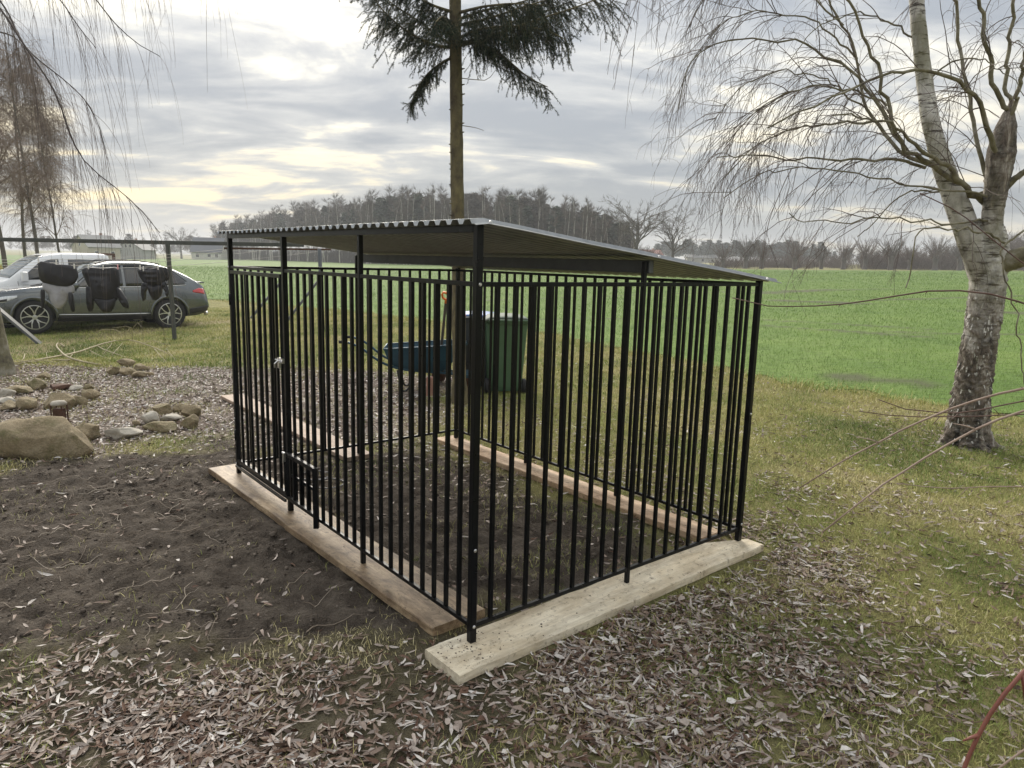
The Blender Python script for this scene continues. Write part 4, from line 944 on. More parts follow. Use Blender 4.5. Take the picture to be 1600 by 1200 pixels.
# hanging curtain on the far left end of the long arches
p, d, r = along(LP[[0, 3, 4, 6, 16, 17, 18, 19, 20]], LR[[0, 3, 4, 6, 16, 17, 18, 19, 20]], 100, 0.4, 1.0); n = len(p)
B4 = grow(p, offshoot(d, n, 0.35, np.array([-0.3, 0, -0.1])), RNG.uniform(0.4, 1.15, n), 10, RNG.uniform(1.5, 3.8, n), 0.09)
R4 = np.full((n, 1), 0.0026) * np.linspace(1, .5, 10)[None]
p, d, r = along(B4, R4, 560, 0.2, 1.0); n = len(p)
B5 = grow(p, offshoot(d, n, 0.55), RNG.uniform(0.06, 0.24, n), 5, RNG.uniform(0.5, 2, n), 0.15); R5 = np.full((n, 5), 0.0014)
tree_mesh('branches', B1, R1, 'twig_wood', birch, 5); 
vv, ff, rr, nv = [], [], [], 0
for P_, R_ in ((B2, R2), (B3, R3), (B4, R4), (B5, R5)):
    v, f, idx = tubes_np(P_, R_, 3); vv.append(v); ff.append(f + nv); nv += len(v); rr.append(RNG.uniform(0, .8, len(P_))[idx])
np_mesh('fine_twigs', np.concatenate(vv), np.concatenate(ff), 'twig_wood', np.concatenate(rr), 'stuff', birch)
# dead grass and loose bark flakes round the foot; curling bark flakes on the lower trunk
fl = MB()
tpr = resample(tp, tk)
for i in range(230):
    s = random.uniform(0.05, 0.70); j = int(s * (tk - 1)); c_ = tpr[j]; an = random.uniform(math.pi * 0.85, math.pi * 2.15); rad = tr[j] * 1.0
    o_ = np.array([math.cos(an), math.sin(an), 0]); t_ = np.array([-math.sin(an), math.cos(an), 0]); w, h = random.uniform(.003, .011), random.uniform(.016, .055); e = random.uniform(.006, .02)
    b = c_ + o_ * rad; sk_ = random.uniform(-.01, .01)
    fl.add([b - t_ * w, b + t_ * w * random.uniform(.4, 1), b + t_ * (w * .7 + sk_) + o_ * e + (0, 0, -h), b + t_ * (sk_ - w * .3) + o_ * e * 1.3 + (0, 0, -h * 1.2), b - t_ * w * .9 + o_ * e * .5 + (0, 0, -h * .5)], [(0, 1, 2, 3, 4)], random.choice((0.0, 0.0, 1.0)))
tag(fl.build('bark_flakes', 'birch_bark', birch), kind='stuff')

# --- spruce behind the kennel
sb = GT(717, 632); spruce = empty('spruce_tree', tuple(sb), 'tall spruce with bare lower trunk standing behind the kennel', 'tree')
SY = sb[1]; sk = PM(SY)
tp = [V(u, v_, SY) for u, v_ in ((718, 640), (717, 560), (717, 430), (715, 340), (714, 260), (713, 180), (712, 90), (711, 0), (709, -300), (708, -700))]
tr = np.interp(np.linspace(0, 1, 60), [0, .04, .25, .5, 1], np.array([13, 10.6, 10.2, 8.5, 5.5]) * sk * 1.0) * (1 + 0.06 * np.sin(np.arange(60) * 1.9) * (np.arange(60) % 7 < 3))
bark_tube('trunk', tp, tr, 26, 'spruce_bark', spruce, 0.16, None, 4)
kn = MB()
for v_ in np.arange(60, 420, 13):
    s = random.choice((-1, 1)); p = V(714 + s * 8.5, v_ + random.uniform(-6, 6), SY - random.uniform(0, .05)); kn.tube([p - np.array([s * .02, 0, 0]), p + np.array([s * random.uniform(.012, .03), -.01, .008])], [.012, .005], 6)
for v_, L in ((196, 36), (122, 60)): kn.tube(px_limb([(720, v_, SY), (735, v_ + 2, SY - .05), (720 + L * .7, v_ + 4, SY - .1), (720 + L, v_ + (8 if L < 50 else -20), SY - .1)], 8), taper(8, .005, .002), 5)
kn.build('branch_stubs', 'spruce_bark', spruce)
boughs = [  # (u,v,depth) polylines of the boughs, spread of hanging shoots in m
    ([(712, 75, 0), (680, 72, -.1), (650, 58, -.2), (620, 38, -.3), (592, 10, -.4), (570, -25, -.5)], .36),
    ([(712, 75, 0), (690, 60, .1), (650, 30, .25), (610, 5, .4), (580, -30, .5)], .30),
    ([(710, 88, 0), (690, 98, -.05), (668, 115, -.1), (652, 138, -.15), (643, 160, -.15)], .14),
    ([(710, 20, 0), (680, 10, -.2), (650, -5, -.35), (620, -30, -.5)], .30),
    ([(716, 72, 0), (745, 65, -.1), (790, 48, -.3), (840, 30, -.5), (890, 15, -.6), (930, 0, -.7), (955, -10, -.7)], .42),
    ([(716, 70, 0), (745, 60, .1), (785, 40, .3), (830, 25, .5), (880, 8, .6), (925, -15, .7)], .42),
    ([(716, 60, 0), (750, 45, -.3), (800, 40, -.6), (850, 45, -.8), (885, 62, -.9)], .34),
    ([(716, 65, 0), (748, 68, -.15), (780, 82, -.3), (806, 105, -.4), (826, 122, -.5), (856, 136, -.5)], .24),
    ([(716, 40, 0), (760, 30, -.2), (820, 10, -.3), (870, -5, -.4)], .40), ([(716, 30, 0), (760, 15, .3), (810, 5, .5), (880, -20, .6)], .36),
    ([(716, 20, 0), (755, 10, -.5), (800, 5, -.8), (850, 8, -1.0)], .36), ([(712, 50, 0), (700, 30, -.5), (690, 25, -.9), (680, 35, -1.2)], .20),
]
for i in range(46):                               # the crown above the frame
    v0 = random.uniform(-650, -10); a = random.uniform(0, 2 * math.pi); L = random.uniform(1.0, 1.9) * (1 - abs(v0) / 1100)
    dx, dy = math.cos(a) * L / sk, math.sin(a) * L; boughs.append(([(711, v0, 0), (711 + dx * .4, v0 - 12, dy * .4), (711 + dx * .75, v0 - 8, dy * .75), (711 + dx, v0 - 22, dy)], .34))
BP = np.array([px_limb([(u, v_, SY + d) for u, v_, d in b], 18) for b, _ in boughs]); BR = np.array([np.linspace(.018, .004, 18)] * len(boughs))
tree_mesh('boughs', BP, BR, 'spruce_bark', spruce, 6)
sp, sdv, sl = [], [], []
for i, (b, spread) in enumerate(boughs):
    cnt = 84 if i < 12 else 34
    p, d, r = along(BP[i:i + 1], BR[i:i + 1], cnt, 0.10 if i < 12 else 0.2, 1.0)
    side = np.cross(d, np.array([0, 0, 1.0])) * RNG.choice([-1, 1], cnt)[:, None]
    sp.append(p); sdv.append(d * RNG.uniform(.3, 1.0, (cnt, 1)) + side * RNG.uniform(0.0, .9, (cnt, 1)) + np.array([0, 0, -1.0]) * RNG.uniform(.2, 1.1, (cnt, 1))); sl.append(spread * RNG.uniform(.25, 1.35, cnt))
sp, sdv, sl = np.concatenate(sp), np.concatenate(sdv), np.concatenate(sl)
S1 = grow(sp, sdv, sl, 7, 0.7, 0.07); T1 = np.full((len(sp), 1), .0035) * np.linspace(1, .5, 7)[None]
p, d, r = along(S1, T1, int(len(sp) * 1.9), .15, .95); S2 = grow(p, offshoot(d, len(p), .6), RNG.uniform(.06, .20, len(p)), 7, .5, .06); T2 = np.full((len(p), 1), .0025) * np.linspace(1, .6, 7)[None]
SS = np.concatenate([S1, S2]); TT = np.concatenate([T1, T2]); shoot_rnd = np.clip(RNG.normal(.45, .22, len(SS)), 0, 1)
tree_mesh('shoots', SS, TT, 'spruce_bark', spruce, 3)
lens = np.linalg.norm(np.diff(SS, axis=1), axis=2).sum(1); cnt = (lens * 330).astype(int) + 6; ix = np.repeat(np.arange(len(SS)), cnt)
t = RNG.uniform(0, 1, len(ix)) * 6; j = np.minimum(t.astype(int), 5); fr = (t - j)[:, None]
p = SS[ix, j] * (1 - fr) + SS[ix, j + 1] * fr; d = SS[ix, j + 1] - SS[ix, j]; d /= np.linalg.norm(d, axis=1)[:, None] + 1e-9
q = RNG.normal(0, 1, p.shape); q -= d * (q * d).sum(1)[:, None]; q /= np.linalg.norm(q, axis=1)[:, None]
nd = q * .8 + d * .65; tip = p + nd * RNG.uniform(.015, .026, (len(p), 1)); w = np.cross(nd, RNG.normal(0, 1, p.shape)); w /= np.linalg.norm(w, axis=1)[:, None]; w *= .0021
v = np.stack([p - w, p + w, tip], 1).reshape(-1, 3); f = np.arange(len(v)).reshape(-1, 3)
np_mesh('needles', v, f, 'needle_spruce', np.repeat(np.clip(shoot_rnd[ix] + RNG.normal(0, .08, len(ix)), 0, 1), 3), 'stuff', spruce)

# --- weeping willow whose trunk stands at the left edge, its strands hanging into the picture
wb = GT(-6, 584); willow = empty('willow_tree', tuple(wb), 'weeping willow at the left edge with long bare strands hanging into view', 'tree')
WY = wb[1]
bark_tube('trunk', [V(u, v_, WY) for u, v_ in ((-2, 592), (-6, 570), (-14, 520), (-30, 420), (-55, 250), (-80, 60), (-100, -200))], np.interp(np.linspace(0, 1, 40), [0, .05, .12, 1], np.array([26, 20, 17, 13]) * PM(WY)), 22, 'limb_bark', willow, 0.12, None, 9)
wl_ = [
    [(-60, -40, 7.6), (0, 8, 7.0), (36, 70, 6.8), (85, 136, 6.6), (101, 175, 6.5), (114, 241, 6.4), (143, 273, 6.4), (189, 290, 6.3), (217, 325, 6.3), (250, 364, 6.3)],
    [(-60, -60, 7.6), (10, 10, 7.2), (36, 75, 7.0), (75, 105, 6.9), (120, 140, 6.8), (150, 175, 6.7), (165, 235, 6.7)],
    [(-40, 40, 8.2), (20, 55, 7.8), (40, 75, 7.5), (55, 130, 7.4), (60, 200, 7.3)],
    [(-80, -160, 8.5), (40, -150, 8.0), (120, -130, 7.5), (200, -95, 7.2), (260, -60, 7.0)],
    [(-80, -200, 8.5), (80, -230, 7.6), (200, -200, 7.0), (290, -140, 6.6), (345, -80, 6.4)],
    [(-80, -120, 8.5), (40, -90, 7.8), (120, -40, 7.4), (170, 25, 7.2), (200, 65, 7.2), (250, 88, 7.2)],
    [(-60, -30, 7.8), (30, -40, 7.2), (90, -10, 7.0), (120, 40, 6.9), (150, 75, 6.9)],
]
WP = np.array([px_limb(l, 22) for l in wl_]); WR = np.array([np.linspace(.0125, .0026, 22), np.linspace(.010, .0026, 22), np.linspace(.010, .003, 22), np.linspace(.03, .01, 22), np.linspace(.035, .01, 22), np.linspace(.016, .0028, 22), np.linspace(.011, .003, 22)])
for i in range(len(wl_)): tree_mesh('limb', WP[i:i + 1], WR[i:i + 1], 'twig_dark', willow, 8)
cn = [60, 50, 22, 46, 40, 40, 30]; sp_, sd_ = [], []
for i, c_ in enumerate(cn):
    p, d, r = along(WP[i:i + 1], WR[i:i + 1], c_, .2, 1.0); sp_.append(p); sd_.append(d * .6 + RNG.normal(0, .25, (c_, 3)) + np.array([0.12, 0, -.35]))
sp_, sd_ = np.concatenate(sp_), np.concatenate(sd_); n = len(sp_)
W1 = grow(sp_, sd_, RNG.uniform(.35, 1.5, n), 14, RNG.uniform(1.8, 4, n), .035); Q1 = RNG.uniform(.0014, .0023, (n, 1)) * np.linspace(1, .45, 14)[None]
p, d, r = along(W1, Q1, 420, .05, .8); n2 = len(p); W2 = grow(p, offshoot(d, n2, .28), RNG.uniform(.15, .7, n2), 14, RNG.uniform(.8, 2.5, n2), .04); Q2 = np.full((n2, 1), .0011) * np.linspace(1, .6, 14)[None]
v, f, idx = tubes_np(np.concatenate([W1, W2]), np.concatenate([Q1, Q2]), 3)
np_mesh('hanging_twigs', v, f, 'twig_wood', RNG.uniform(0.1, .9, n + n2)[idx], 'stuff', willow)

# --- canes of the shrub at the right, close to the camera
shr = empty('bare_shrub', (2.35, 2.1, 0.0), 'bare shrub at the right edge sending thin canes across the lawn', 'shrub')
canes = [  # points (u, v, depth), r0, r1, material
    ([(2060, 900, 2.0), (1800, 610, 2.1), (1600, 592, 2.2), (1520, 625, 2.2), (1480, 648, 2.25), (1380, 680, 2.3), (1300, 733, 2.35), (1250, 765, 2.4)], .0052, .0016, 'cane_tan'),
    ([(2060, 900, 2.0), (1790, 600, 2.0), (1600, 632, 2.05), (1540, 660, 2.05), (1440, 712, 2.1), (1360, 765, 2.1), (1285, 830, 2.1)], .0048, .0018, 'cane_tan'),
    ([(2060, 900, 2.0), (1820, 600, 2.2), (1600, 625, 2.3), (1500, 650, 2.3), (1460, 655, 2.3), (1410, 640, 2.3), (1370, 624, 2.3)], .0036, .0011, 'twig_red'),
    ([(2060, 900, 2.0), (1820, 640, 2.3), (1600, 645, 2.4), (1500, 652, 2.4), (1400, 650, 2.4), (1342, 641, 2.4)], .0030, .001, 'twig_red'),
    ([(2060, 900, 2.0), (1780, 560, 2.0), (1600, 462, 2.0), (1530, 442, 2.05), (1480, 440, 2.1), (1420, 447, 2.1), (1370, 466, 2.1), (1320, 483, 2.15), (1290, 488, 2.2), (1210, 482, 2.2), (1175, 482, 2.2), (1158, 474, 2.2), (1146, 464, 2.2)], .0036, .0011, 'twig_red'),
    ([(1700, 1300, 1.5), (1640, 1000, 1.55), (1600, 1040, 1.55), (1560, 1090, 1.55), (1530, 1140, 1.55), (1500, 1210, 1.55), (1470, 1300, 1.5)], .0052, .004, 'cane_red'),
    ([(2060, 900, 2.0), (1760, 780, 2.1), (1600, 756, 2.2), (1500, 762, 2.2), (1440, 768, 2.2), (1405, 755, 2.2)], .0022, .001, 'cane_tan'),
    ([(2060, 900, 2.0), (1760, 520, 2.0), (1600, 420, 2.0), (1545, 370, 2.1), (1500, 320, 2.1), (1440, 300, 2.1)], .0026, .0011, 'twig_red'),
    ([(1800, 1300, 1.6), (1680, 1130, 1.7), (1600, 1165, 1.7), (1565, 1190, 1.7), (1540, 1230, 1.7)], .0028, .002, 'cane_tan'),
]
for ci, (pts, r0, r1, mt) in enumerate(canes):
    k = 34; foot = np.array((2.35 + random.uniform(-.15, .15), 2.1 + random.uniform(-.15, .15), -0.02)); P = resample([foot] + [V(*q) for q in pts[1:]], k)
    for ax_ in (0, 2): P[2:, ax_] += (fbm(np.arange(k - 2) * .5, np.full(k - 2, ci * 5.7), 1, 2, 55 + ax_) - .5) * .018
    r0 *= 1.55 if ci != 5 else 1.15; r1 *= 1.35 if ci != 5 else 1.15; m = MB().tube(P, np.linspace(r0, r1, k), 8)
    for j in range(8, k - 2, 3):                     # buds and short side shoots
        d = unit(P[j + 1] - P[j]); s = unit(np.cross(d, (0, 1, 0))) * random.choice((-1, 1)); L = random.choice((.006, .008, .03, .05)) 
        m.tube([P[j], P[j] + s * L * .5 + d * L * .4, P[j] + s * L + d * L * .9], [r1 * 1.15, r1 * .9, r1 * .4], 5)
    m.build('cane', mt, shr, True)
# --- fallen branch on the grass beyond the stones (4x crop pixels, origin 0,340)
fb = empty('fallen_branch', tuple(GT(105, 558)), 'pale fallen branch lying on the grass in front of the cars', 'branch')
for pts, r0, r1 in (([(95, 915), (250, 882), (420, 868), (520, 840), (620, 798), (790, 755), (900, 790), (1000, 822), (1060, 850)], .018, .006), ([(405, 800), (360, 775), (352, 812), (410, 878), (500, 905), (630, 922)], .014, .016),
        ([(612, 795), (650, 832), (720, 856), (800, 872)], .010, .004), ([(965, 812), (1035, 892)], .008, .004), ([(1040, 812), (1105, 892)], .006, .003), ([(330, 885), (440, 905), (420, 880)], .012, .01),
        ([(90, 905), (110, 918), (220, 900), (380, 905)], .008, .005), ([(150, 880), (160, 855), (140, 890)], .006, .004), ([(700, 850), (760, 800), (770, 770)], .006, .003), ([(500, 800), (520, 775)], .005, .003),
        ([(830, 760), (820, 680), (760, 660), (700, 690)], .006, .003), ([(825, 700), (860, 655), (890, 690)], .005, .003), ([(815, 690), (790, 720)], .005, .003), ([(600, 720), (640, 698), (720, 700), (760, 720)], .006, .004), ([(250, 890), (180, 915), (100, 900), (60, 915)], .007, .003), ([(430, 880), (470, 840), (455, 800)], .006, .003), ([(560, 822), (600, 860), (690, 885)], .006, .003), ([(880, 782), (960, 770), (1040, 800), (1150, 790)], .006, .002), ([(300, 885), (290, 850), (330, 830)], .005, .003), ([(700, 775), (690, 810), (640, 850)], .005, .003)):
    P = []
    for i, (u, v_) in enumerate(pts):
        g = GT(u / 4, 340 + min(v_ + 14, 930) / 4) if v_ > 740 else V(u / 4, 340 + v_ / 4, 12.4)
        if v_ > 740: g[2] = float(gz(g[0], g[1])) + .02 + .05 * math.sin(math.pi * i / (len(pts) - 1))
        P.append(g)
    MB().tube(resample(P, 14), np.linspace(r0, r1, 14), 7).build('limb', 'dead_wood', fb, True)

# ------------------------------------------------------------------ things behind the kennel
def local_box(mb, c, sz, fr, o): mb.box(o + fr[0] * c[0] + fr[1] * c[1] + fr[2] * c[2], sz, fr)
def frame(rz): return np.array([[math.cos(rz), math.sin(rz), 0], [-math.sin(rz), math.cos(rz), 0], [0, 0, 1.0]])
def wheelie_bin(u, v, rz, label, body, lid, S=1.0, lidtilt=0.0):
    g = GT(u, v); fr = frame(rz); o = np.array(g); b = empty('wheelie_bin', tuple(g), label, 'wheelie bin', 'wheelie bins behind the kennel')
    T = lambda x, y, z: o + S * (fr[0] * x + fr[1] * y + fr[2] * z)
    m = MB(); rings = []
    for z, w, d, y0 in ((0.04, .40, .44, 0), (0.10, .42, .47, 0), (0.45, .46, .54, .01), (0.82, .50, .62, .02), (0.90, .51, .64, .02), (0.905, .55, .68, .02), (0.95, .55, .68, .02)):
        r = .05; ring = []
        for sx, sy in ((1, 1), (-1, 1), (-1, -1), (1, -1)):
            for t in (0, .5, 1):
                a = math.atan2(sy, sx) - math.pi / 4 + t * math.pi / 2
                ring.append(T(sx * (w / 2 - r) + r * math.cos(a), y0 + sy * (d / 2 - r) + r * math.sin(a), z))
        rings.append(ring)
    n = 12; f = [(i * n + j, i * n + (j + 1) % n, (i + 1) * n + (j + 1) % n, (i + 1) * n + j) for i in range(len(rings) - 1) for j in range(n)] + [tuple(range(n))[::-1], tuple((len(rings) - 1) * n + j for j in range(n))]
    bd = m.add(np.concatenate(rings), f).build('body', body, b, bevel=.004)
    for x in (-.14, 0, .14): MB().beam(T(x, -.232, .12), T(x * 1.08, -.30, .80), .02 * S, .012 * S, fr[1]).build('rib', body, bd)
    l = MB(); P = []
    for y in np.linspace(-.35, .40, 7):
        P.append([T(x, y, .955 + .045 * math.cos(x * 4.6) * math.cos((y - .02) * 3.4) + (.0 if abs(x) < .28 else -.03)) for x in np.linspace(-.30, .30, 9)])
    lo = l.grid(P).build('lid', lid, b, True); so = lo.modifiers.new('t', 'SOLIDIFY'); so.thickness = .012
    MB().tube([T(-.24, .40, .93), T(-.24, .45, .95), T(.24, .45, .95), T(.24, .40, .93)], .014 * S, 8).build('handle', body, b, True)
    for s in (-1, 1):
        w = MB().lathe([(.02, -.03), (.09, -.025), (.10, -.015), (.10, .015), (.09, .025), (.02, .03)], T(s * .235, .20, .10), fr[0], 18).build('wheel', 'rubber', b, True)
        MB().lathe([(.05, -.033), (.05, .033)], T(s * .235, .20, .10), fr[0], 12).build('hub', 'bin_grey', w)
    return b
wheelie_bin(786, 611, math.radians(188), 'green wheelie bin with a pale lid behind the kennel', 'bin_green', 'bin_lid_pale', 1.0)
wheelie_bin(744, 604, math.radians(176), 'dark grey wheelie bin with a blue lid behind the kennel', 'bin_grey', 'bin_blue', 1.0)

def spade(u0, v0, u1, v1, Y0, Y1, label, tip_z=True):
    base = GT(u0, v0) if tip_z else V(u0, v0, Y0); top = V(u1, v1, Y1); base = np.array([base[0], base[1], max(base[2], 0.0)])
    s = empty('spade', tuple(base), label, 'spade', 'spades leaning by the spruce'); d = unit(top - base); L = np.linalg.norm(top - base)
    sx = unit(np.cross(d, (0, 1, 0))); n = np.cross(sx, d); m = MB(); P = []
    for t, w in ((0.0, .02), (.03, .07), (.10, .092), (.20, .098), (.285, .10), (.29, .085)):
        P.append([base + d * t + sx * w * q + n * (.012 * (1 - (q) ** 2) + .015 * t) for q in np.linspace(-1, 1, 7)])
    bl = m.grid(P).build('blade', 'rust', s, True); so = bl.modifiers.new('t', 'SOLIDIFY'); so.thickness = .003
    MB().tube([base + d * .2 + n * .015, base + d * .45 + n * .012, base + d * (L - .16)], [.021, .019, .016], 10).build('shaft', 'dark_wood', s, True)
    h = base + d * (L - .17); w = .052
    MB().tube([h, h + d * .05, h + d * .075 + sx * w * .8, h + d * .13 + sx * w, h + d * .17 + sx * w * .8, h + d * .172 - sx * w * .8, h + d * .13 - sx * w, h + d * .075 - sx * w * .8, h + d * .05], [.018, .016, .013, .012, .014, .014, .012, .013, .014], 8).build('grip', 'orange_plastic', s, True)
    return s
spade(684, 598, 698, 458, 8.4, 8.35, 'spade with a long dark shaft and orange grip leaning left of the trunk')
spade(724, 628, 719, 487, 8.15, 8.2, 'spade with an orange grip and rusty blade standing against the spruce trunk')
# clay block standing by the wheelbarrow
bp = GT(672, 620); 
tag(MB().box((bp[0], bp[1], bp[2] + .12), (.085, .12, .25)).build('clay_block', 'clay_block', None, origin=(bp[0], bp[1], bp[2]), bevel=.006), 'reddish clay block standing on end beside the wheelbarrow', 'block')
# wheelbarrow, handles to the left
wp = GT(652, 613); wv = GT(585, 604); WB = empty('wheelbarrow', tuple(wp), 'blue wheelbarrow with handles pointing left behind the kennel', 'wheelbarrow')
fx3 = np.array([1.0, 0.10, 0]); fx3 /= np.linalg.norm(fx3); fr = np.array([fx3, [-fx3[1], fx3[0], 0], [0, 0, 1.0]])
o = np.array([wp[0] + .10, wp[1] + .15, wp[2]]); T = lambda x, y, z: o + fr[0] * x + fr[1] * y + fr[2] * z
outer = [[T(-.52, s * .26, .56) for s in (-1, 1)], [T(-.42, s * .20, .32) for s in (-1, 1)], [T(.02, s * .17, .24) for s in (-1, 1)], [T(.46, s * .27, .60) for s in (-1, 1)]]
def tray():
    rim = [T(-.52, -.28, .56), T(.02, -.32, .60), T(.50, -.27, .64), T(.50, .27, .64), T(.02, .32, .60), T(-.52, .28, .56)]
    mid = [T(-.47, -.24, .43), T(.02, -.27, .42), T(.36, -.23, .44), T(.36, .23, .44), T(.02, .27, .42), T(-.47, .24, .43)]
    low = [T(-.38, -.18, .31), T(.0, -.20, .27), T(.20, -.17, .28), T(.20, .17, .28), T(.0, .20, .27), T(-.38, .18, .31)]
    f = [(i, (i + 1) % 6, 6 + (i + 1) % 6, 6 + i) for i in range(6)] + [(6 + i, 6 + (i + 1) % 6, 12 + (i + 1) % 6, 12 + i) for i in range(6)] + [(12, 13, 14, 15, 16, 17)]
    t_ = MB().add(rim + mid + low, f).build('tray', 'barrow_blue', WB); so = t_.modifiers.new('t', 'SOLIDIFY'); so.thickness = .004
    MB().tube(rim + [rim[0]], .011, 8).build('rim', 'barrow_blue', t_, True)
tray()
for s in (-1, 1):
    MB().tube(resample([T(.62, s * .05, .20), T(.25, s * .15, .25), T(-.35, s * .20, .30), T(-.62, s * .27, .42), T(-.80, s * .29, .60), T(-.95, s * .29, .64)], 16), .015, 8).build('handle', 'barrow_blue', WB, True)
    MB().tube([T(-.96, s * .29, .642), T(-1.06, s * .29, .645)], .019, 8).build('grip', 'rubber', WB, True)
    MB().tube(resample([T(-.15, s * .19, .28), T(-.22, s * .21, .04), T(-.30, s * .21, .01), T(-.36, s * .19, .29)], 12), .013, 8).build('leg', 'plastic_black', WB, True)
wh = MB().lathe([(.10, -.035), (.155, -.045), (.185, -.03), (.195, 0), (.185, .03), (.155, .045), (.10, .035)], T(.52, 0, .195), fr[1], 26).build('wheel', 'rubber', WB, True)
MB().lathe([(.03, -.06), (.10, -.03), (.10, .03), (.03, .06)], T(.52, 0, .195), fr[1], 16).build('rim', 'barrow_blue', wh)
for s in (-1, 1): MB().beam(T(.22, s * .10, .27), T(.52, s * .055, .195), .02, .03).build('fork', 'barrow_blue', WB)

# ------------------------------------------------------------------ washing frames and laundry
fp = GT(273, 531); FY = fp[1]
fr_ = empty('steel_frame', tuple(fp), 'dark steel frame with a long top bar standing before the cars', 'frame')
MB().beam(V(-60, 373, FY - .6), V(475, 383, FY + .5), .085, .085).build('top_bar', 'painted_grey', fr_, bevel=.006)
MB().beam(np.array(fp) + (0, 0, -.05), V(262, 381, FY), .075, .075, (1, 0, 0)).build('post', 'painted_grey', fr_, bevel=.006)
g1 = GT(66, 537); MB().beam(g1 + (0, 0, -.05), V(-20, 468, g1[1] + .5), .05, .17, (0.3, -1, 0)).build('brace', 'painted_grey', fr_, bevel=.004)
tpb = GT(505, 517); TY = tpb[1]
dry = empty('clothes_dryer', tuple(tpb), 'steel clothes line post with a wide crossbar beyond the kennel', 'clothes dryer')
MB().tube([tpb - (0, 0, .05), V(499, 389, TY)], .045, 12).build('post', 'grey_steel', dry, True)
MB().beam(V(350, 388, TY - .8), V(517, 390, TY + .2), .04, .045).build('crossbar', 'rust', dry)
for a, b in (((392, 497), (446, 432)), ((441, 511), (496, 440))): MB().beam(V(*a, TY - .6), V(*b, TY - .1), .05, .05).build('brace', 'grey_steel', dry)
LINEZ = []
for i, (u, v_) in enumerate(((352, 389), (385, 389), (420, 390), (512, 391))):
    a = V(u, v_, TY - .75 + .3 * i); b = V(-80, 405 + 4 * i, 13.0 + .35 * i); t_ = np.linspace(0, 1, 26)[:, None]; P = a * (1 - t_) + b * t_; P[:, 2] -= (np.sin(t_ * math.pi)[:, 0]) * (.10 + .03 * i)
    MB().tube(P, .004, 5).build('line', 'line_wire', dry, True)
def puff(name, poly, Y, thick, mat, parent, quilt=0.0, px4=True, off=0.0, N=40):
    """soft closed shell over an outline given in photo pixels, at depth Y"""
    q = np.array([V(u, v_, Y) for u, v_ in poly]); q = q.mean(0) + (q - q.mean(0)) * 1.04
    for _ in range(1): q = np.concatenate([np.stack([q * .82 + np.roll(q, -1, 0) * .18, q * .18 + np.roll(q, -1, 0) * .82], 1).reshape(-1, 3)])
    c_ = q.mean(0); m = len(q); rings = [1.0, .95, .88, .79, .69, .58, .46, .33, .18]; V_ = []
    for side in (1, -1):
        for s in rings[(0 if side == 1 else 1):]:
            p = c_ + (q - c_) * s; t_ = thick * math.sqrt(max(0, 1 - s ** 2.2)); wr = (fbm(p[:, 0] * 11, p[:, 2] * 4, 1, 3, 200) - .5) * thick * 1.5
            if quilt: t_ = t_ * (0.52 + .48 * np.abs(np.sin(p[:, 2] * math.pi / quilt)))
            p = p.copy(); p[:, 1] += -side * (t_ + (wr if s < 1 else 0)) + off; V_.append(p)
    k = len(rings); ctr = [c_ + (0, -thick + off, 0), c_ + (0, thick + off, 0)]; f = []
    idx = lambda side, r: (r if side == 0 else (0 if r == 0 else k + r - 1)) * m
    for side in (0, 1):
        for r in range(k - 1):
            a, b = idx(side, r), idx(side, r + 1)
            for j in range(m):
                fa = (a + j, a + (j + 1) % m, b + (j + 1) % m, b + j); f.append(fa if side == 0 else fa[::-1])
        a = idx(side, k - 1); cc = (2 * k - 1) * m + side
        for j in range(m): f.append((a + j, a + (j + 1) % m, cc) if side == 0 else (a + (j + 1) % m, a + j, cc))
    return MB().add(np.concatenate(V_ + [np.array(ctr)]), f).build(name, mat, parent, True)
def garment(name, label, Y, parts, pegs):
    c_ = V(*parts[0][1][0], Y); e = empty(name, (c_[0], c_[1], 0.0), label, 'jacket' if 'jacket' in name else 'sweatshirt', 'clothes hanging upside down on the line')
    WORLD_LOC[e.name] = (c_[0], c_[1], 0.0)
    for pn, poly, mat, th, quilt, off in parts: puff(pn, poly, Y, th, mat, e, quilt, off=off)
    for u, v_, pm in pegs:
        p = V(u, v_, Y - .05); MB().box(p, (.018, .022, .085), frame(.3)).build('clothes_peg', pm, e, bevel=.003)
Z1 = lambda L: [(x / 4, 340 + y / 4) for x, y in L]; Z6 = lambda L: [(x / 6.667, 370 + y / 6.667) for x, y in L]
garment('sweatshirt', 'black sweatshirt with a grey hood hanging upside down, leftmost on the line', 12.6, [
    ('body', Z6([(400, 255), (590, 285), (785, 308), (812, 415), (770, 490), (690, 518), (560, 500), (430, 468), (405, 380)]), 'cloth_black', .05, 0, 0),
    ('hood', Z6([(435, 462), (560, 496), (690, 515), (750, 505), (760, 575), (715, 610), (680, 680), (630, 742), (580, 748), (530, 690), (480, 580), (438, 545)]), 'cloth_grey', .06, 0, .03),
    ('sleeve', Z6([(437, 540), (480, 560), (476, 650), (470, 745), (445, 740), (438, 640)]), 'cloth_black', .04, 0, -.03),
    ('sleeve', Z6([(722, 580), (766, 585), (775, 680), (788, 775), (760, 780), (738, 690)]), 'cloth_black', .04, 0, -.03)], [(60, 407, 'peg_white'), (88, 410, 'peg_white'), (116, 416, 'peg_white')])
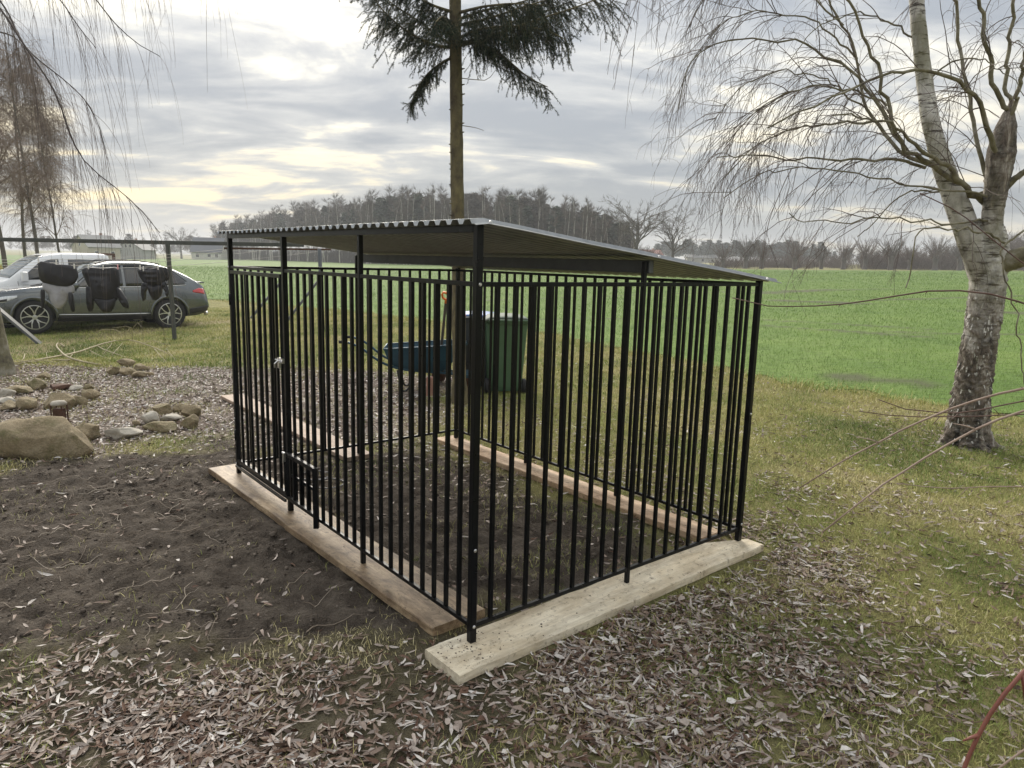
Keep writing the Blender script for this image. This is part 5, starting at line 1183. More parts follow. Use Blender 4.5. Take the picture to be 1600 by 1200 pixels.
garment('puffer_jacket', 'large black quilted jacket hanging upside down, middle of the line', 12.8, [
    ('body', Z1([(508, 332), (545, 312), (640, 318), (738, 312), (746, 430), (730, 520), (660, 535), (598, 522), (556, 430)]), 'cloth_black', .09, .11, 0),
    ('hood', Z1([(598, 505), (660, 512), (728, 505), (718, 555), (695, 590), (655, 594), (625, 570)]), 'cloth_black', .08, 0, -.02),
    ('sleeve', Z1([(545, 425), (590, 440), (592, 520), (586, 580), (566, 588), (553, 560), (548, 490)]), 'cloth_black', .055, .08, -.03),
    ('sleeve', Z1([(728, 430), (752, 440), (790, 500), (812, 548), (805, 566), (780, 560), (748, 510)]), 'cloth_black', .055, .08, -.03)], [(138, 417, 'peg_white'), (161, 418, 'peg_white'), (184, 417, 'peg_pink')])
garment('puffer_jacket', 'small black quilted jacket hanging upside down, rightmost on the line', 13.1, [
    ('body', Z1([(856, 318), (930, 322), (1024, 306), (1036, 345), (1032, 400), (1000, 428), (940, 428), (900, 405), (872, 365)]), 'cloth_black', .08, .09, 0),
    ('flap', Z1([(1020, 308), (1052, 325), (1056, 380), (1034, 402), (1022, 360)]), 'cloth_black', .04, .09, .03),
    ('hood', Z1([(925, 420), (970, 428), (1020, 420), (1012, 480), (988, 514), (958, 514), (940, 480)]), 'cloth_black', .07, 0, -.02),
    ('sleeve', Z1([(892, 408), (925, 402), (935, 430), (912, 470), (912, 512), (900, 520), (888, 490), (888, 440)]), 'cloth_black', .05, .08, -.03),
    ('sleeve', Z1([(1015, 405), (1038, 400), (1056, 440), (1060, 485), (1046, 498), (1036, 460), (1022, 440)]), 'cloth_black', .05, .08, -.03)], [(219, 418, 'peg_white'), (224, 420, 'peg_white'), (247, 418, 'peg_white')])

# ------------------------------------------------------------------ vehicles
class Car:
    """car-local: x from nose (0) to tail (L), y to the side, z up"""
    def __init__(s, name, label, cat, pos, ang, zt, zb, hw, belt, tumble, hook):
        s.o = np.array(pos, float); s.f = np.array([[math.cos(ang), math.sin(ang), 0], [-math.sin(ang), math.cos(ang), 0], [0, 0, 1.0]])
        s.root = empty(name, tuple(pos), label, cat); s.zt, s.zb, s.hw, s.belt, s.tum, s.hook = zt, zb, hw, belt, tumble, hook
    def W(s, x, y, z): return s.o + s.f[0] * (x - s.hook) + s.f[1] * y + s.f[2] * z
    def ip(s, tab, x): return float(np.interp(x, [a for a, _ in tab], [b for _, b in tab]))
    def ring(s, x):
        zt, zb, w, be = s.ip(s.zt, x), s.ip(s.zb, x), s.ip(s.hw, x), s.ip(s.belt, x)
        be = min(be, zt - .05); g = zt - be
        r = [(0, zb), (.70 * w, zb), (.93 * w, zb + .03), (.985 * w, zb + .12), (1.0 * w, zb + .28 * (be - zb)), (1.003 * w, zb + .5 * (be - zb)), (1.0 * w, zb + .72 * (be - zb)), (.985 * w, zb + .9 * (be - zb)), (.955 * w, be)]
        tw = s.tum * min(1, g / .5)
        r += [(w * .955 - tw * .30 * w, be + .30 * g), (w * .95 - tw * .62 * w, be + .62 * g), (w * .945 - tw * .88 * w, be + .86 * g), (w * .92 - tw * 1.12 * w, be + .955 * g), (w * .62 - tw * .7 * w, be + .993 * g), (0, zt)]
        return r
    def side(s, x, z):
        r = s.ring(x); ys = [a for a, _ in r[2:12]]; zs = [b for _, b in r[2:12]]; return float(np.interp(z, zs, ys))
    def body(s, xs, mat, wheels, rw):
        P = []
        for x in xs:
            r = s.ring(x); P.append([s.W(x, y, z) for y, z in r] + [s.W(x, -y, z) for y, z in r[-2:0:-1]])
        n = len(P[0]); k = len(P); f = [(i * n + j, (i + 1) * n + j, (i + 1) * n + (j + 1) % n, i * n + (j + 1) % n) for i in range(k - 1) for j in range(n)] + [tuple(range(n)), tuple((k - 1) * n + j for j in range(n))[::-1]]
        o = MB().add(np.array(P).reshape(-1, 3), f).build('body', mat, s.root, True)
        bm = bmesh.new(); bm.from_mesh(o.data); bmesh.ops.recalc_face_normals(bm, faces=bm.faces); bm.to_mesh(o.data); bm.free()
        cut = MB()
        for x in wheels:
            for sgn in (-1, 1): cut.lathe([(rw, -.22), (rw, .4)], s.W(x, sgn * (s.ip(s.hw, x) - .08), rw * .93), s.f[1] * sgn, 40)
        c_ = cut.build('cutter', mat)
        bm = bmesh.new(); bm.from_mesh(c_.data); bmesh.ops.recalc_face_normals(bm, faces=bm.faces); bm.to_mesh(c_.data); bm.free()
        c_.location = -s.o
        md = o.modifiers.new('cut', 'BOOLEAN'); md.operation = 'DIFFERENCE'; md.object = c_; md.solver = 'EXACT'
        # both in the same frame: evaluate with the body at the origin
        o.parent = None; o.location = (0, 0, 0); c_.location = tuple(-s.o)
        bpy.context.view_layer.update()
        me = bpy.data.meshes.new_from_object(o.evaluated_get(bpy.context.evaluated_depsgraph_get()))
        o.modifiers.clear(); o.data = me; o.parent = s.root; bpy.data.objects.remove(c_)
        try: me.set_sharp_from_angle(angle=math.radians(38))
        except Exception: pass
        s.b = o; return o
    def patch(s, name, mat, x0, x1, lo, hi, parent, off=.006, sgn=1, n=16, m=6):
        P = []
        for x in np.linspace(x0, x1, n):
            a, b = s.ip(lo, x), s.ip(hi, x); P.append([s.W(x, sgn * (s.side(x, z) + off), z) for z in np.linspace(a, max(a + .002, b), m)])
        o = MB().grid(P).build(name, mat, parent, True); so = o.modifiers.new('t', 'SOLIDIFY'); so.thickness = .006; so.offset = 0; return o
    def over(s, name, mat, x0, x1, frac, parent, off=.006, n=8):
        P = []
        for x in np.linspace(x0, x1, n):
            w, zt = s.ip(s.hw, x), s.ip(s.zt, x); g = zt - min(s.ip(s.belt, x), zt - .05); tw = s.tum * min(1, g / .5)
            r = s.ring(x); ys = [r[-1][0], r[-2][0], r[-3][0], r[-4][0]]; zs = [r[-1][1], r[-2][1], r[-3][1], r[-4][1]]
            yy = np.linspace(-frac, frac, 13) * r[-3][0]; P.append([s.W(x - off, y, float(np.interp(abs(y), ys, zs)) + off) for y in yy])
        o = MB().grid(P).build(name, mat, parent, True); so = o.modifiers.new('t', 'SOLIDIFY'); so.thickness = .005; so.offset = 0; return o
    def wheel(s, x, sgn, R, w, style=10):
        c_ = s.W(x, sgn * (s.ip(s.hw, x) - w / 2 - .015), R); ax = s.f[1] * sgn; up = s.f[2]; fw = s.f[0]; rr = R * .74
        t_ = MB().lathe([(rr - .01, -w / 2), (R * .93, -w / 2), (R, -w / 2 + .03), (R, w / 2 - .03), (R * .93, w / 2), (rr, w / 2 - .004), (rr - .012, w / 2 - .03)], c_, ax, 40).build('wheel', 'rubber', s.root, True)
        rim = MB().lathe([(rr - .004, w / 2 - .04), (rr, w / 2 - .004), (rr - .018, w / 2 - .002), (rr - .022, w / 2 - .04)], c_, ax, 40)
        for i in range(5):
            for dv in (-.20, .20):
                a = i * 2 * math.pi / 5 + math.pi / 2
                p = c_ + ax * (w / 2 - .03) + (fw * math.cos(a) + up * math.sin(a)) * .055; q = c_ + ax * (w / 2 - .016) + (fw * math.cos(a + dv * .9) + up * math.sin(a + dv * .9)) * rr * .55; e = c_ + ax * (w / 2 - .012) + (fw * math.cos(a + dv * 1.75) + up * math.sin(a + dv * 1.75)) * (rr - .014)
                rim.beam(p, q, .026, .02, ax); rim.beam(q, e, .022, .018, ax)
        rim.lathe([(.062, w / 2 - .05), (.055, w / 2 - .022), (.02, w / 2 - .018)], c_, ax, 16)
        rim.build('rim', 'alloy', t_)
        MB().lathe([(rr - .03, w / 2 - .09), (.05, w / 2 - .088)], c_, ax, 30).build('brake_disc', 'plastic_black', t_)
    def arch(s, x, sgn, R, mat, parent, w=.055):
        P = []
        for a in np.linspace(math.radians(-8), math.radians(188), 30):
            row = []
            for r in (R, R + w * .5, R + w):
                xx, zz = x - r * math.cos(a), R * .93 + r * math.sin(a); row.append(s.W(xx, sgn * (s.side(min(max(xx, .05), 9), max(zz, .2)) + .014), max(zz, .22)))
            P.append(row)
        o = MB().grid(P).build('arch_trim', mat, parent, True); so = o.modifiers.new('t', 'SOLIDIFY'); so.thickness = .014; so.offset = 0
    def seam(s, pts, parent, sgn=1, w=.007, mat='plastic_black', name='panel_gap', off=.002):
        P = []
        for (xa, za), (xb, zb_) in zip(pts[:-1], pts[1:]):
            for t in np.linspace(0, 1, 6, endpoint=False): P.append((xa + (xb - xa) * t, za + (zb_ - za) * t))
        P.append(pts[-1]); MB().tube([s.W(x, sgn * (s.side(x, z) + off), z) for x, z in P], w, 5).build(name, mat, parent, True)

fw_, rw_ = GT(57, 524), GT(267, 512.5); ax_ = rw_ - fw_; wbase = float(np.linalg.norm(ax_[:2])); ang = math.atan2(ax_[1], ax_[0])
sc_ = 2.995 / wbase; mid = (fw_ + rw_) / 2
nrm = np.array([-math.sin(ang), math.cos(ang), 0])            # away from the camera side
side_s = 1.0 if nrm[1] < 0 else -1.0
ctr = mid - nrm * (-0.94) if nrm[1] > 0 else mid - nrm * 0.94
suv = Car('parked_suv', 'dark grey coupe suv with silver spoked wheels parked on the grass', 'car', (ctr[0], ctr[1], float(mid[2]) + .01), ang,
    zt=[(0, .70), (.04, .86), (.15, .96), (.45, 1.03), (.9, 1.09), (1.35, 1.14), (1.55, 1.19), (1.9, 1.43), (2.2, 1.60), (2.5, 1.70), (2.85, 1.74), (3.3, 1.735), (3.7, 1.69), (4.1, 1.57), (4.45, 1.38), (4.68, 1.23), (4.78, 1.17), (4.86, 1.10), (4.93, .98), (4.97, .80), (4.99, .66)],
    zb=[(0, .46), (.08, .30), (.3, .25), (1.5, .25), (3.5, .25), (4.6, .30), (4.85, .36), (4.99, .50)],
    hw=[(0, .66), (.05, .76), (.15, .85), (.35, .92), (.7, .965), (1.2, .975), (2.5, .975), (3.5, .985), (4.2, .985), (4.6, .955), (4.8, .91), (4.93, .84), (4.99, .76)],
    belt=[(0, .62), (.2, .86), (.8, .98), (1.5, 1.05), (3, 1.09), (4.2, 1.12), (4.6, 1.06), (4.8, .98), (4.99, .62)], tumble=.235, hook=.93 + 2.995 / 2)
xs_ = np.r_[np.linspace(0, .4, 9), np.linspace(.5, 4.4, 46), np.linspace(4.45, 4.99, 13)]
sb_ = suv.body(xs_, 'car_paint', (.93, 3.925), .425)
for sg in (-1, 1):
    g_lo = [(1.55, 1.10), (1.75, 1.085), (4.45, 1.15)]
    suv.patch('side_window', 'car_glass', 1.86, 2.86, [(1.86, 1.10), (2.9, 1.115)], [(1.86, 1.13), (2.2, 1.45), (2.5, 1.575), (2.86, 1.62)], sb_, sgn=sg)
    suv.patch('side_window', 'car_glass', 2.92, 3.74, [(2.9, 1.115), (3.74, 1.13)], [(2.92, 1.622), (3.3, 1.62), (3.74, 1.565)], sb_, sgn=sg)
    suv.patch('side_window', 'car_glass', 3.79, 4.34, [(3.79, 1.13), (4.34, 1.16)], [(3.79, 1.55), (4.05, 1.46), (4.34, 1.235)], sb_, sgn=sg)
    suv.seam([(1.72, 1.075), (2.5, 1.09), (3.6, 1.105), (4.36, 1.14)], sb_, sg, .010, 'bright_steel', 'window_trim', .004)
    suv.seam([(1.80, 1.15), (2.2, 1.485), (2.5, 1.605), (2.9, 1.65), (3.35, 1.65), (3.8, 1.58), (4.1, 1.48), (4.40, 1.23)], sb_, sg, .011, 'plastic_black', 'window_frame', .004)
    suv.seam([(1.62, 1.06), (1.60, .85), (1.52, .60), (1.52, .40)], sb_, sg, .005); suv.seam([(2.88, 1.10), (2.86, .8), (2.86, .42)], sb_, sg, .005); suv.seam([(3.75, 1.11), (3.70, .9), (3.42, .66), (3.40, .42)], sb_, sg, .005)
    suv.seam([(1.42, .44), (2.4, .42), (3.45, .42)], sb_, sg, .016, 'alloy', 'sill_trim', .004)
    suv.patch('sill', 'plastic_black', 1.40, 3.46, [(1.4, .27), (3.46, .27)], [(1.4, .40), (3.46, .40)], sb_, .008, sg)
    for x in (2.66, 3.52): suv.seam([(x, .985), (x + .2, .99)], sb_, sg, .013, 'car_paint', 'door_handle', .018)
    suv.patch('headlight', 'lamp_glass', .10, .62, [(.10, .72), (.35, .74), (.62, .86)], [(.10, .81), (.35, .88), (.62, .905)], sb_, .008, sg)
    suv.patch('headlight_lens', 'plastic_black', .14, .42, [(.14, .735), (.42, .775)], [(.14, .775), (.42, .83)], sb_, .013, sg)
    suv.patch('tail_light', 'tail_red', 4.52, 4.86, [(4.52, .955), (4.86, .90)], [(4.52, 1.0), (4.7, 1.06), (4.86, 1.03)], sb_, .008, sg)
    suv.patch('rear_bumper_trim', 'plastic_black', 4.42, 4.93, [(4.42, .38), (4.93, .44)], [(4.42, .52), (4.93, .60)], sb_, .006, sg)
    for x in (.93, 3.925):
        suv.arch(x, sg, .428, 'car_paint', sb_); suv.wheel(x, sg, .39, .27)
    c_ = suv.W(1.78, sg * 1.03, 1.14); mi = MB()
    mi.lathe([(.02, -.10), (.075, -.08), (.095, 0), (.085, .08), (.03, .11)], c_, suv.f[1] * sg, 14); mi.build('mirror', 'car_paint', suv.root, True)
    MB().tube([suv.W(2.30, sg * .70, 1.655), suv.W(2.6, sg * .70, 1.735), suv.W(3.3, sg * .70, 1.75), suv.W(3.8, sg * .68, 1.675)], .014, 8).build('roof_rail', 'plastic_black', suv.root, True)
    MB().lathe([(.05, -.03), (.055, .05), (.04, .052)], suv.W(4.93, sg * .62, .36), suv.f[0], 16).build('exhaust', 'bright_steel', suv.root, True)
suv.over('windscreen', 'windscreen', 1.62, 2.36, .97, sb_); suv.over('rear_window', 'car_glass', 3.95, 4.60, .95, sb_)
P = [[suv.W(x, y, z + .015 * (1 - (y / .7) ** 2)) for y in np.linspace(-.72, .72, 9)] for x, z in ((4.62, 1.235), (4.78, 1.215), (4.90, 1.205))]
sp_o = MB().grid(P).build('spoiler', 'car_paint', suv.root, True); so = sp_o.modifiers.new('t', 'SOLIDIFY'); so.thickness = .03
MB().box(suv.W(.035, 0, .60), (.06, 1.05, .40), suv.f).build('grille', 'plastic_black', suv.root, bevel=.01)
# white crew-cab pickup behind it, facing the same way
vp = V(58, 432, 19.6); vz = float(tz(vp[0], vp[1]))
van = Car('white_pickup', 'white crew cab pickup parked behind the dark suv', 'pickup', (vp[0], vp[1], vz), ang + math.radians(6),
    zt=[(0, .62), (.05, .85), (.2, 1.02), (.5, 1.12), (.85, 1.19), (1.0, 1.24), (1.3, 1.50), (1.65, 1.78), (1.95, 1.90), (2.3, 1.945), (2.8, 1.955), (3.35, 1.945), (3.42, 1.92), (3.45, 1.3), (3.5, 1.18), (5.2, 1.18), (5.25, 1.1)],
    zb=[(0, .45), (.1, .32), (.5, .28), (5.25, .35)], hw=[(0, .70), (.1, .82), (.3, .90), (.7, .945), (1.2, .95), (5.2, .95), (5.25, .93)],
    belt=[(0, .6), (.3, .92), (.9, 1.14), (1.3, 1.17), (3.45, 1.19), (5.25, 1.08)], tumble=.15, hook=1.85)
vb_ = van.body(np.r_[np.linspace(0, .4, 8), np.linspace(.5, 3.35, 34), (3.42, 3.45, 3.5), np.linspace(3.6, 5.25, 10)], 'van_paint', (.92, 4.0), .37)
for sg in (-1, 1):
    van.patch('side_window', 'car_glass', 1.28, 2.18, [(1.28, 1.24), (2.18, 1.25)], [(1.28, 1.26), (1.7, 1.66), (2.0, 1.775), (2.18, 1.785)], vb_, sgn=sg)
    van.patch('side_window', 'car_glass', 2.40, 3.22, [(2.4, 1.26), (3.22, 1.27)], [(2.4, 1.785), (3.22, 1.765)], vb_, sgn=sg)
    van.seam([(2.28, 1.8), (2.28, .45)], vb_, sg, .006); van.seam([(3.32, 1.8), (3.32, .45)], vb_, sg, .006); van.seam([(1.2, 1.2), (1.18, .5)], vb_, sg, .006)
    for x in (.92, 4.0): van.wheel(x, sg, .33, .22)
    van.patch('headlight', 'lamp_glass', .12, .60, [(.12, .74), (.6, .84)], [(.12, .9), (.6, 1.0)], vb_, .008, sg)
    c_ = van.W(1.32, sg * 1.05, 1.32); MB().box(c_, (.14, .20, .26), van.f).build('mirror', 'van_paint', van.root, bevel=.03)
    for x in (2.05, 3.05): van.seam([(x, 1.08), (x + .18, 1.08)], vb_, sg, .014, 'plastic_black', 'door_handle', .015)
van.over('windscreen', 'windscreen', 1.05, 1.86, .97, vb_)
MB().beam(van.W(3.62, -.55, 1.2), van.W(3.62, -.55, 1.9), .06, .06).build('rack_post', 'rust', van.root); MB().beam(van.W(3.62, .55, 1.2), van.W(3.62, .55, 1.9), .06, .06).build('rack_post', 'rust', van.root); MB().beam(van.W(3.62, -.58, 1.93), van.W(3.62, .58, 1.93), .06, .06).build('rack_bar', 'rust', van.root)

# ------------------------------------------------------------------ far things: houses, trees, woods
def far_pt(u, Y):
    v = 410; d = ray(u, v); x = d[0] * Y / d[1]; return np.array([x, Y, float(tz(x, Y))])
def proto(name, cat):
    o = bpy.data.objects.new(name, None); WORLD_LOC[o.name] = (0, 0, 0); return o
def slivers(P0, D, L, W):
    """thin flat twigs: base P0, direction D, length L, width W -> verts, tri faces (two crossed triangles)"""
    n = len(P0); D = D / (np.linalg.norm(D, axis=1)[:, None] + 1e-9); a = np.cross(D, RNG.normal(0, 1, (n, 3))); a /= np.linalg.norm(a, axis=1)[:, None] + 1e-9; b = np.cross(D, a)
    tip = P0 + D * L[:, None]; mid = P0 + D * L[:, None] * .45; w = W[:, None]
    v = np.stack([P0 - a * w * .5, P0 + a * w * .5, tip, P0 - b * w * .5, P0 + b * w * .5, tip + a * w * .2], 1).reshape(-1, 3)
    f = np.array([(0, 1, 2), (3, 4, 5)])[None] + (np.arange(n) * 6)[:, None, None]; return v, f.reshape(-1, 3)
def bare_tree_parts(h, kind, seed):
    """polylines and slivers of a leafless tree of height h; kind: birch, oak, pollard, bush"""
    global RNG
    keep = RNG; RNG = np.random.default_rng(seed)
    if kind == 'birch':
        T = grow(np.zeros((1, 3)), np.array([[RNG.normal(0, .05), RNG.normal(0, .05), 1.0]]), np.array([h]), 14, 0, .025); TR = np.linspace(h * .0085, h * .0012, 14)[None]
        p, d, r = along(T, TR, 34, .28, .98); n = len(p); a = RNG.uniform(0, 2 * math.pi, n); up = RNG.uniform(.9, 1.9, n)
        B = grow(p, np.stack([np.cos(a), np.sin(a), up], 1), h * RNG.uniform(.10, .26, n) * (1.25 - p[:, 2] / h), 7, .3, .07); BR = np.minimum(r * .55, h * .0028)[:, None] * np.linspace(1, .35, 7)[None]
        q, d2, _ = along(B, BR, 620, .1, 1.0); D = d2 + RNG.normal(0, .5, q.shape) + np.array([0, 0, .25]); L = h * RNG.uniform(.03, .10, len(q)); W = np.full(len(q), h * .0026)
    elif kind == 'oak':
        T = grow(np.zeros((1, 3)), np.array([[0, 0, 1.0]]), np.array([h * .55]), 8, 0, .03); TR = np.linspace(h * .030, h * .014, 8)[None]
        p, d, r = along(T, TR, 18, .42, 1.0); n = len(p); a = np.arange(n) * 2.4; up = RNG.uniform(.5, 1.7, n)
        B0 = grow(p, np.stack([np.cos(a), np.sin(a), up], 1), h * RNG.uniform(.32, .52, n), 10, .25, .09); B0R = (r * .5)[:, None] * np.linspace(1, .25, 10)[None]
        p, d, r = along(B0, B0R, 130, .2, 1.0); B1_ = grow(p, d + RNG.normal(0, .5, p.shape) + np.array([0, 0, .2]), h * RNG.uniform(.10, .24, len(p)), 10, .3, .09); B1R = (r * .55)[:, None] * np.linspace(1, .3, 10)[None]
        B = np.concatenate([B0, B1_]); BR = np.concatenate([B0R, B1R])
        q, d2, _ = along(B, BR, 1300, .25, 1.0); D = d2 + RNG.normal(0, .6, q.shape); L = h * RNG.uniform(.03, .10, len(q)); W = np.full(len(q), h * .0038)
    elif kind == 'pollard':
        T = grow(np.zeros((1, 3)), np.array([[RNG.normal(0, .1), 0, 1.0]]), np.array([h * .36]), 7, 0, .03); TR = np.array([.075, .06, .055, .055, .062, .075, .055])[None] * h
        n = 64; a = RNG.uniform(0, 2 * math.pi, n); up = RNG.uniform(.45, 3.0, n); p = T[0, -2] + RNG.normal(0, .05 * h, (n, 3)) * np.array([1, 1, .5])
        B = grow(p, np.stack([np.cos(a), np.sin(a), up], 1), h * RNG.uniform(.35, .66, n), 7, .15, .05); BR = np.full((n, 1), h * .0055) * np.linspace(1, .35, 7)[None]
        q, d2, _ = along(B, BR, 760, .25, 1.0); D = d2 + RNG.normal(0, .30, q.shape); L = h * RNG.uniform(.06, .18, len(q)); W = np.full(len(q), h * .0042)
    else:
        n = 50; T = None; a = RNG.uniform(0, 2 * math.pi, n); p = np.stack([RNG.normal(0, h * .3, n), RNG.normal(0, h * .2, n), np.zeros(n)], 1)
        B = grow(p, np.stack([np.cos(a) * .5, np.sin(a) * .5, np.ones(n)], 1), h * RNG.uniform(.5, 1.0, n), 7, .2, .08); BR = np.full((n, 1), h * .007) * np.linspace(1, .3, 7)[None]
        TR = None; q, d2, _ = along(B, BR, 900, .1, 1.0); D = d2 + RNG.normal(0, .45, q.shape); L = h * RNG.uniform(.08, .2, len(q)); W = np.full(len(q), h * .006)
    sv, sf = slivers(q, D, L, W); RNG = keep
    return T, TR, B, BR, sv, sf
def tri(f): return np.concatenate([f[:, [0, 1, 2]], f[:, [0, 2, 3]]])
def make_tree(name, h, kind, seed, tmat, cmat):
    T, TR, B, BR, sv, sf = bare_tree_parts(h, kind, seed); root = proto(name, 'tree')
    bv, bf, bi = tubes_np(B, BR, 3)
    if T is not None:
        v, f, i = tubes_np(T, TR, 7); np_mesh('trunk', v, f, tmat, None, None, root, True)
    v = np.concatenate([bv, sv]); f = np.concatenate([tri(bf), sf + len(bv)])
    np_mesh('crown', v, f, cmat, RNG.uniform(0, 1, len(v)), None, root); return root
def make_conifer(name, h, seed, pine=True):
    rg = np.random.default_rng(seed); root = proto(name, 'tree'); z0 = .45 if pine else .12
    np_mesh('trunk', *tubes_np(np.array([[[0, 0, 0], [h * .005, 0, h * .5], [0, 0, h * .97]]]), np.array([[h * .013, h * .009, h * .002]]), 6)[:2], 'bark_far', None, None, root, True)
    n = 620; z = rg.uniform(z0, 1, n); rad = (.17 * (1 - (z - z0) / (1 - z0)) ** .65 + .02) * (1 if pine else 1.1); a = rg.uniform(0, 2 * math.pi, n); a = np.round(a / .7 + z * 9) * .7 + rg.normal(0, .18, n); r = rad * rg.uniform(.25, 1.05, n)
    c_ = np.stack([np.cos(a) * r, np.sin(a) * r, z - r * .18], 1) * h; s = h * .032; q = rg.normal(0, 1, (n, 3, 3)) * s * np.array([1, 1, .55])
    v = (c_[:, None] + q).reshape(-1, 3); np_mesh('crown', v, np.arange(len(v)).reshape(-1, 3), 'needle_far', None, None, root); return root
birches = [make_tree('birch_tree', 13.0, 'birch', 300 + i, 'birch_far', 'twig_far_red' if i % 2 else 'twig_far') for i in range(5)]
pines = [make_conifer('pine_tree', 12.0, 320 + i) for i in range(4)]
oaks = [make_tree('bare_tree', 10.0, 'oak', 340 + i, 'bark_far', 'twig_far') for i in range(3)]
pollards = [make_tree('willow_tree', 7.0, 'pollard', 360 + i, 'bark_far', 'twig_far_red' if i != 1 else 'twig_far') for i in range(3)]
bushes = [make_tree('bush', 3.0, 'bush', 380 + i, 'bark_far', 'twig_far_red') for i in range(2)]
def put(pr, u, Y, scale, label, cat, group=None, dx=0.0):
    p = far_pt(u, Y); o = copy_tree(pr, (p[0] + dx, p[1], p[2] - .1), scale, random.uniform(0, 6.28)); return tag(o, label, cat, group)
# the wood on the rise behind the kennel: its edge runs from far left to nearer right
EU = np.array([335, 420, 500, 560, 640, 720, 800, 900, 960, 1000]); EY = np.array([255, 215, 175, 152, 138, 130, 124, 120, 118, 118])
TH = np.array([52, 74, 92, 104, 116, 114, 118, 102, 84, 62])         # photo height in pixels over the base
ZONES = ((420, 'at the low far-left end of the wood'), (500, 'in the left part of the wood above the gate'), (580, 'in the wood left of centre'), (660, 'in the wood just left of where it meets the spruce'),
         (715, 'in the wood directly left of the spruce trunk'), (780, 'in the wood directly right of the spruce trunk'), (850, 'in the middle right of the wood, above the roof slope'), (920, 'in the right part of the wood'), (2000, 'at the right end of the wood by the single trees'))
def zone(u): return next(z for lim, z in ZONES if u < lim)
def size_word(k): return 'tall' if k > 1.04 else ('small' if k < .88 else 'mid-height')
nb = 0
for i in range(150):
    u = random.uniform(338, 985); Y0 = float(np.interp(u, EU, EY)); Y = Y0 + random.uniform(0, 14); kk_ = random.uniform(.80, 1.07); hh = float(np.interp(u, EU, TH)) * PM(Y0) * kk_
    if u > 720 and random.random() < .2: hh *= 1.06
    put(birches[i % 5], u, Y, hh / 13.0, size_word(kk_) + ' bare birch ' + zone(u), 'tree', 'birches at the edge of the far wood')
for i in range(62):
    u = random.choice((random.uniform(345, 660), random.uniform(345, 985), random.uniform(780, 985))); Y0 = float(np.interp(u, EU, EY)); Y = Y0 + random.uniform(5, 22); hh = float(np.interp(u, EU, TH)) * PM(Y0) * random.uniform(.74, 1.0)
    put(pines[i % 4], u, Y, hh / 12.0, 'dark green pine ' + zone(u), 'tree', 'pines of the far wood')
# the inside of the wood: too dense to tell trees apart
vv, ff, nv = [], [], 0
for i in range(330):
    u = random.uniform(335, 978); Y0 = float(np.interp(u, EU, EY)); p = far_pt(u, Y0 + random.uniform(8, 36)); hh = float(np.interp(u, EU, TH)) * PM(Y0) * random.uniform(.86, 1.12) / 13.0
    pr = birches[i % 5] if i % 3 else pines[i % 4]
    for ch in pr.children:
        n = len(ch.data.vertices); a = np.empty(n * 3, np.float32); ch.data.vertices.foreach_get('co', a); a = a.reshape(-1, 3) * hh
        if pr in birches: a[:, :2] *= 1.25
        if ch.name.startswith('crown'): 
            m = len(ch.data.polygons); l = np.empty(m * 3, np.int32); ch.data.loops.foreach_get('vertex_index', l); ff.append(l.reshape(-1, 3) + nv); vv.append(a + p); nv += n
tag(np_mesh('woodland', np.concatenate(vv), np.concatenate(ff), 'twig_far', RNG.uniform(0, .55, nv), 'stuff'), 'dense inside of the leafless wood behind the field', 'wood')
# undergrowth along the foot of the wood
vv, ff, nv = [], [], 0
for i in range(260):
    u = random.uniform(330, 1010); Y0 = float(np.interp(u, EU, EY)); p = far_pt(u, Y0 + random.uniform(6, 30)); ch = bushes[i % 2].children[0]; n = len(ch.data.vertices); a = np.empty(n * 3, np.float32); ch.data.vertices.foreach_get('co', a)
    m = len(ch.data.polygons); l = np.empty(m * 3, np.int32); ch.data.loops.foreach_get('vertex_index', l); vv.append(a.reshape(-1, 3) * random.uniform(.9, 1.7) + p); ff.append(l.reshape(-1, 3) + nv); nv += n
tag(np_mesh('undergrowth', np.concatenate(vv), np.concatenate(ff), 'twig_far', RNG.uniform(0, .7, nv), 'stuff'), 'brown undergrowth along the foot of the far wood', 'undergrowth')
# two single bare trees right of the wood
put(oaks[0], 992, 112, 1.28, 'large spreading bare tree at the right end of the far wood', 'tree', 'single bare trees right of the wood')
put(oaks[1], 1052, 116, .98, 'smaller rounded bare tree standing apart right of the wood', 'tree', 'single bare trees right of the wood')
ORD = ['first', 'second', 'third', 'fourth', 'fifth', 'sixth', 'seventh', 'eighth', 'ninth', 'tenth', 'eleventh', 'twelfth', 'thirteenth']
# pollard willows along the far edge of the field, right
for i, (u, s) in enumerate(((1129, .72), (1165, .95), (1190, .9), (1243, 1.0), (1284, .75), (1318, .9), (1352, .95), (1392, 1.0), (1422, .8), (1462, 1.0), (1500, .9), (1560, .95), (1605, 1.0))):
    put(pollards[i % 3], u, 124 + random.uniform(-2, 3), s * 1.0, ORD[i] + ' pollarded willow from the left in the row along the far field edge', 'tree', 'willow row along the far field edge')
vv, ff, nv = [], [], 0
for i in range(170):
    u = random.uniform(1120, 1750); Y0 = random.uniform(128, 160); p = far_pt(u, Y0); ch = bushes[i % 2].children[0]; n = len(ch.data.vertices); a = np.empty(n * 3, np.float32); ch.data.vertices.foreach_get('co', a)
    m = len(ch.data.polygons); l = np.empty(m * 3, np.int32); ch.data.loops.foreach_get('vertex_index', l); sc = random.uniform(.7, 1.5) * np.interp(u, [1120, 1300, 1480, 1620, 1750], [.6, .9, 1.2, 2.2, 2.4]); vv.append(a.reshape(-1, 3) * sc + p); ff.append(l.reshape(-1, 3) + nv); nv += n
tag(np_mesh('thicket', np.concatenate(vv), np.concatenate(ff), 'twig_far_red', RNG.uniform(0, .8, nv), 'stuff'), 'reddish brown thicket behind the willow row', 'thicket')
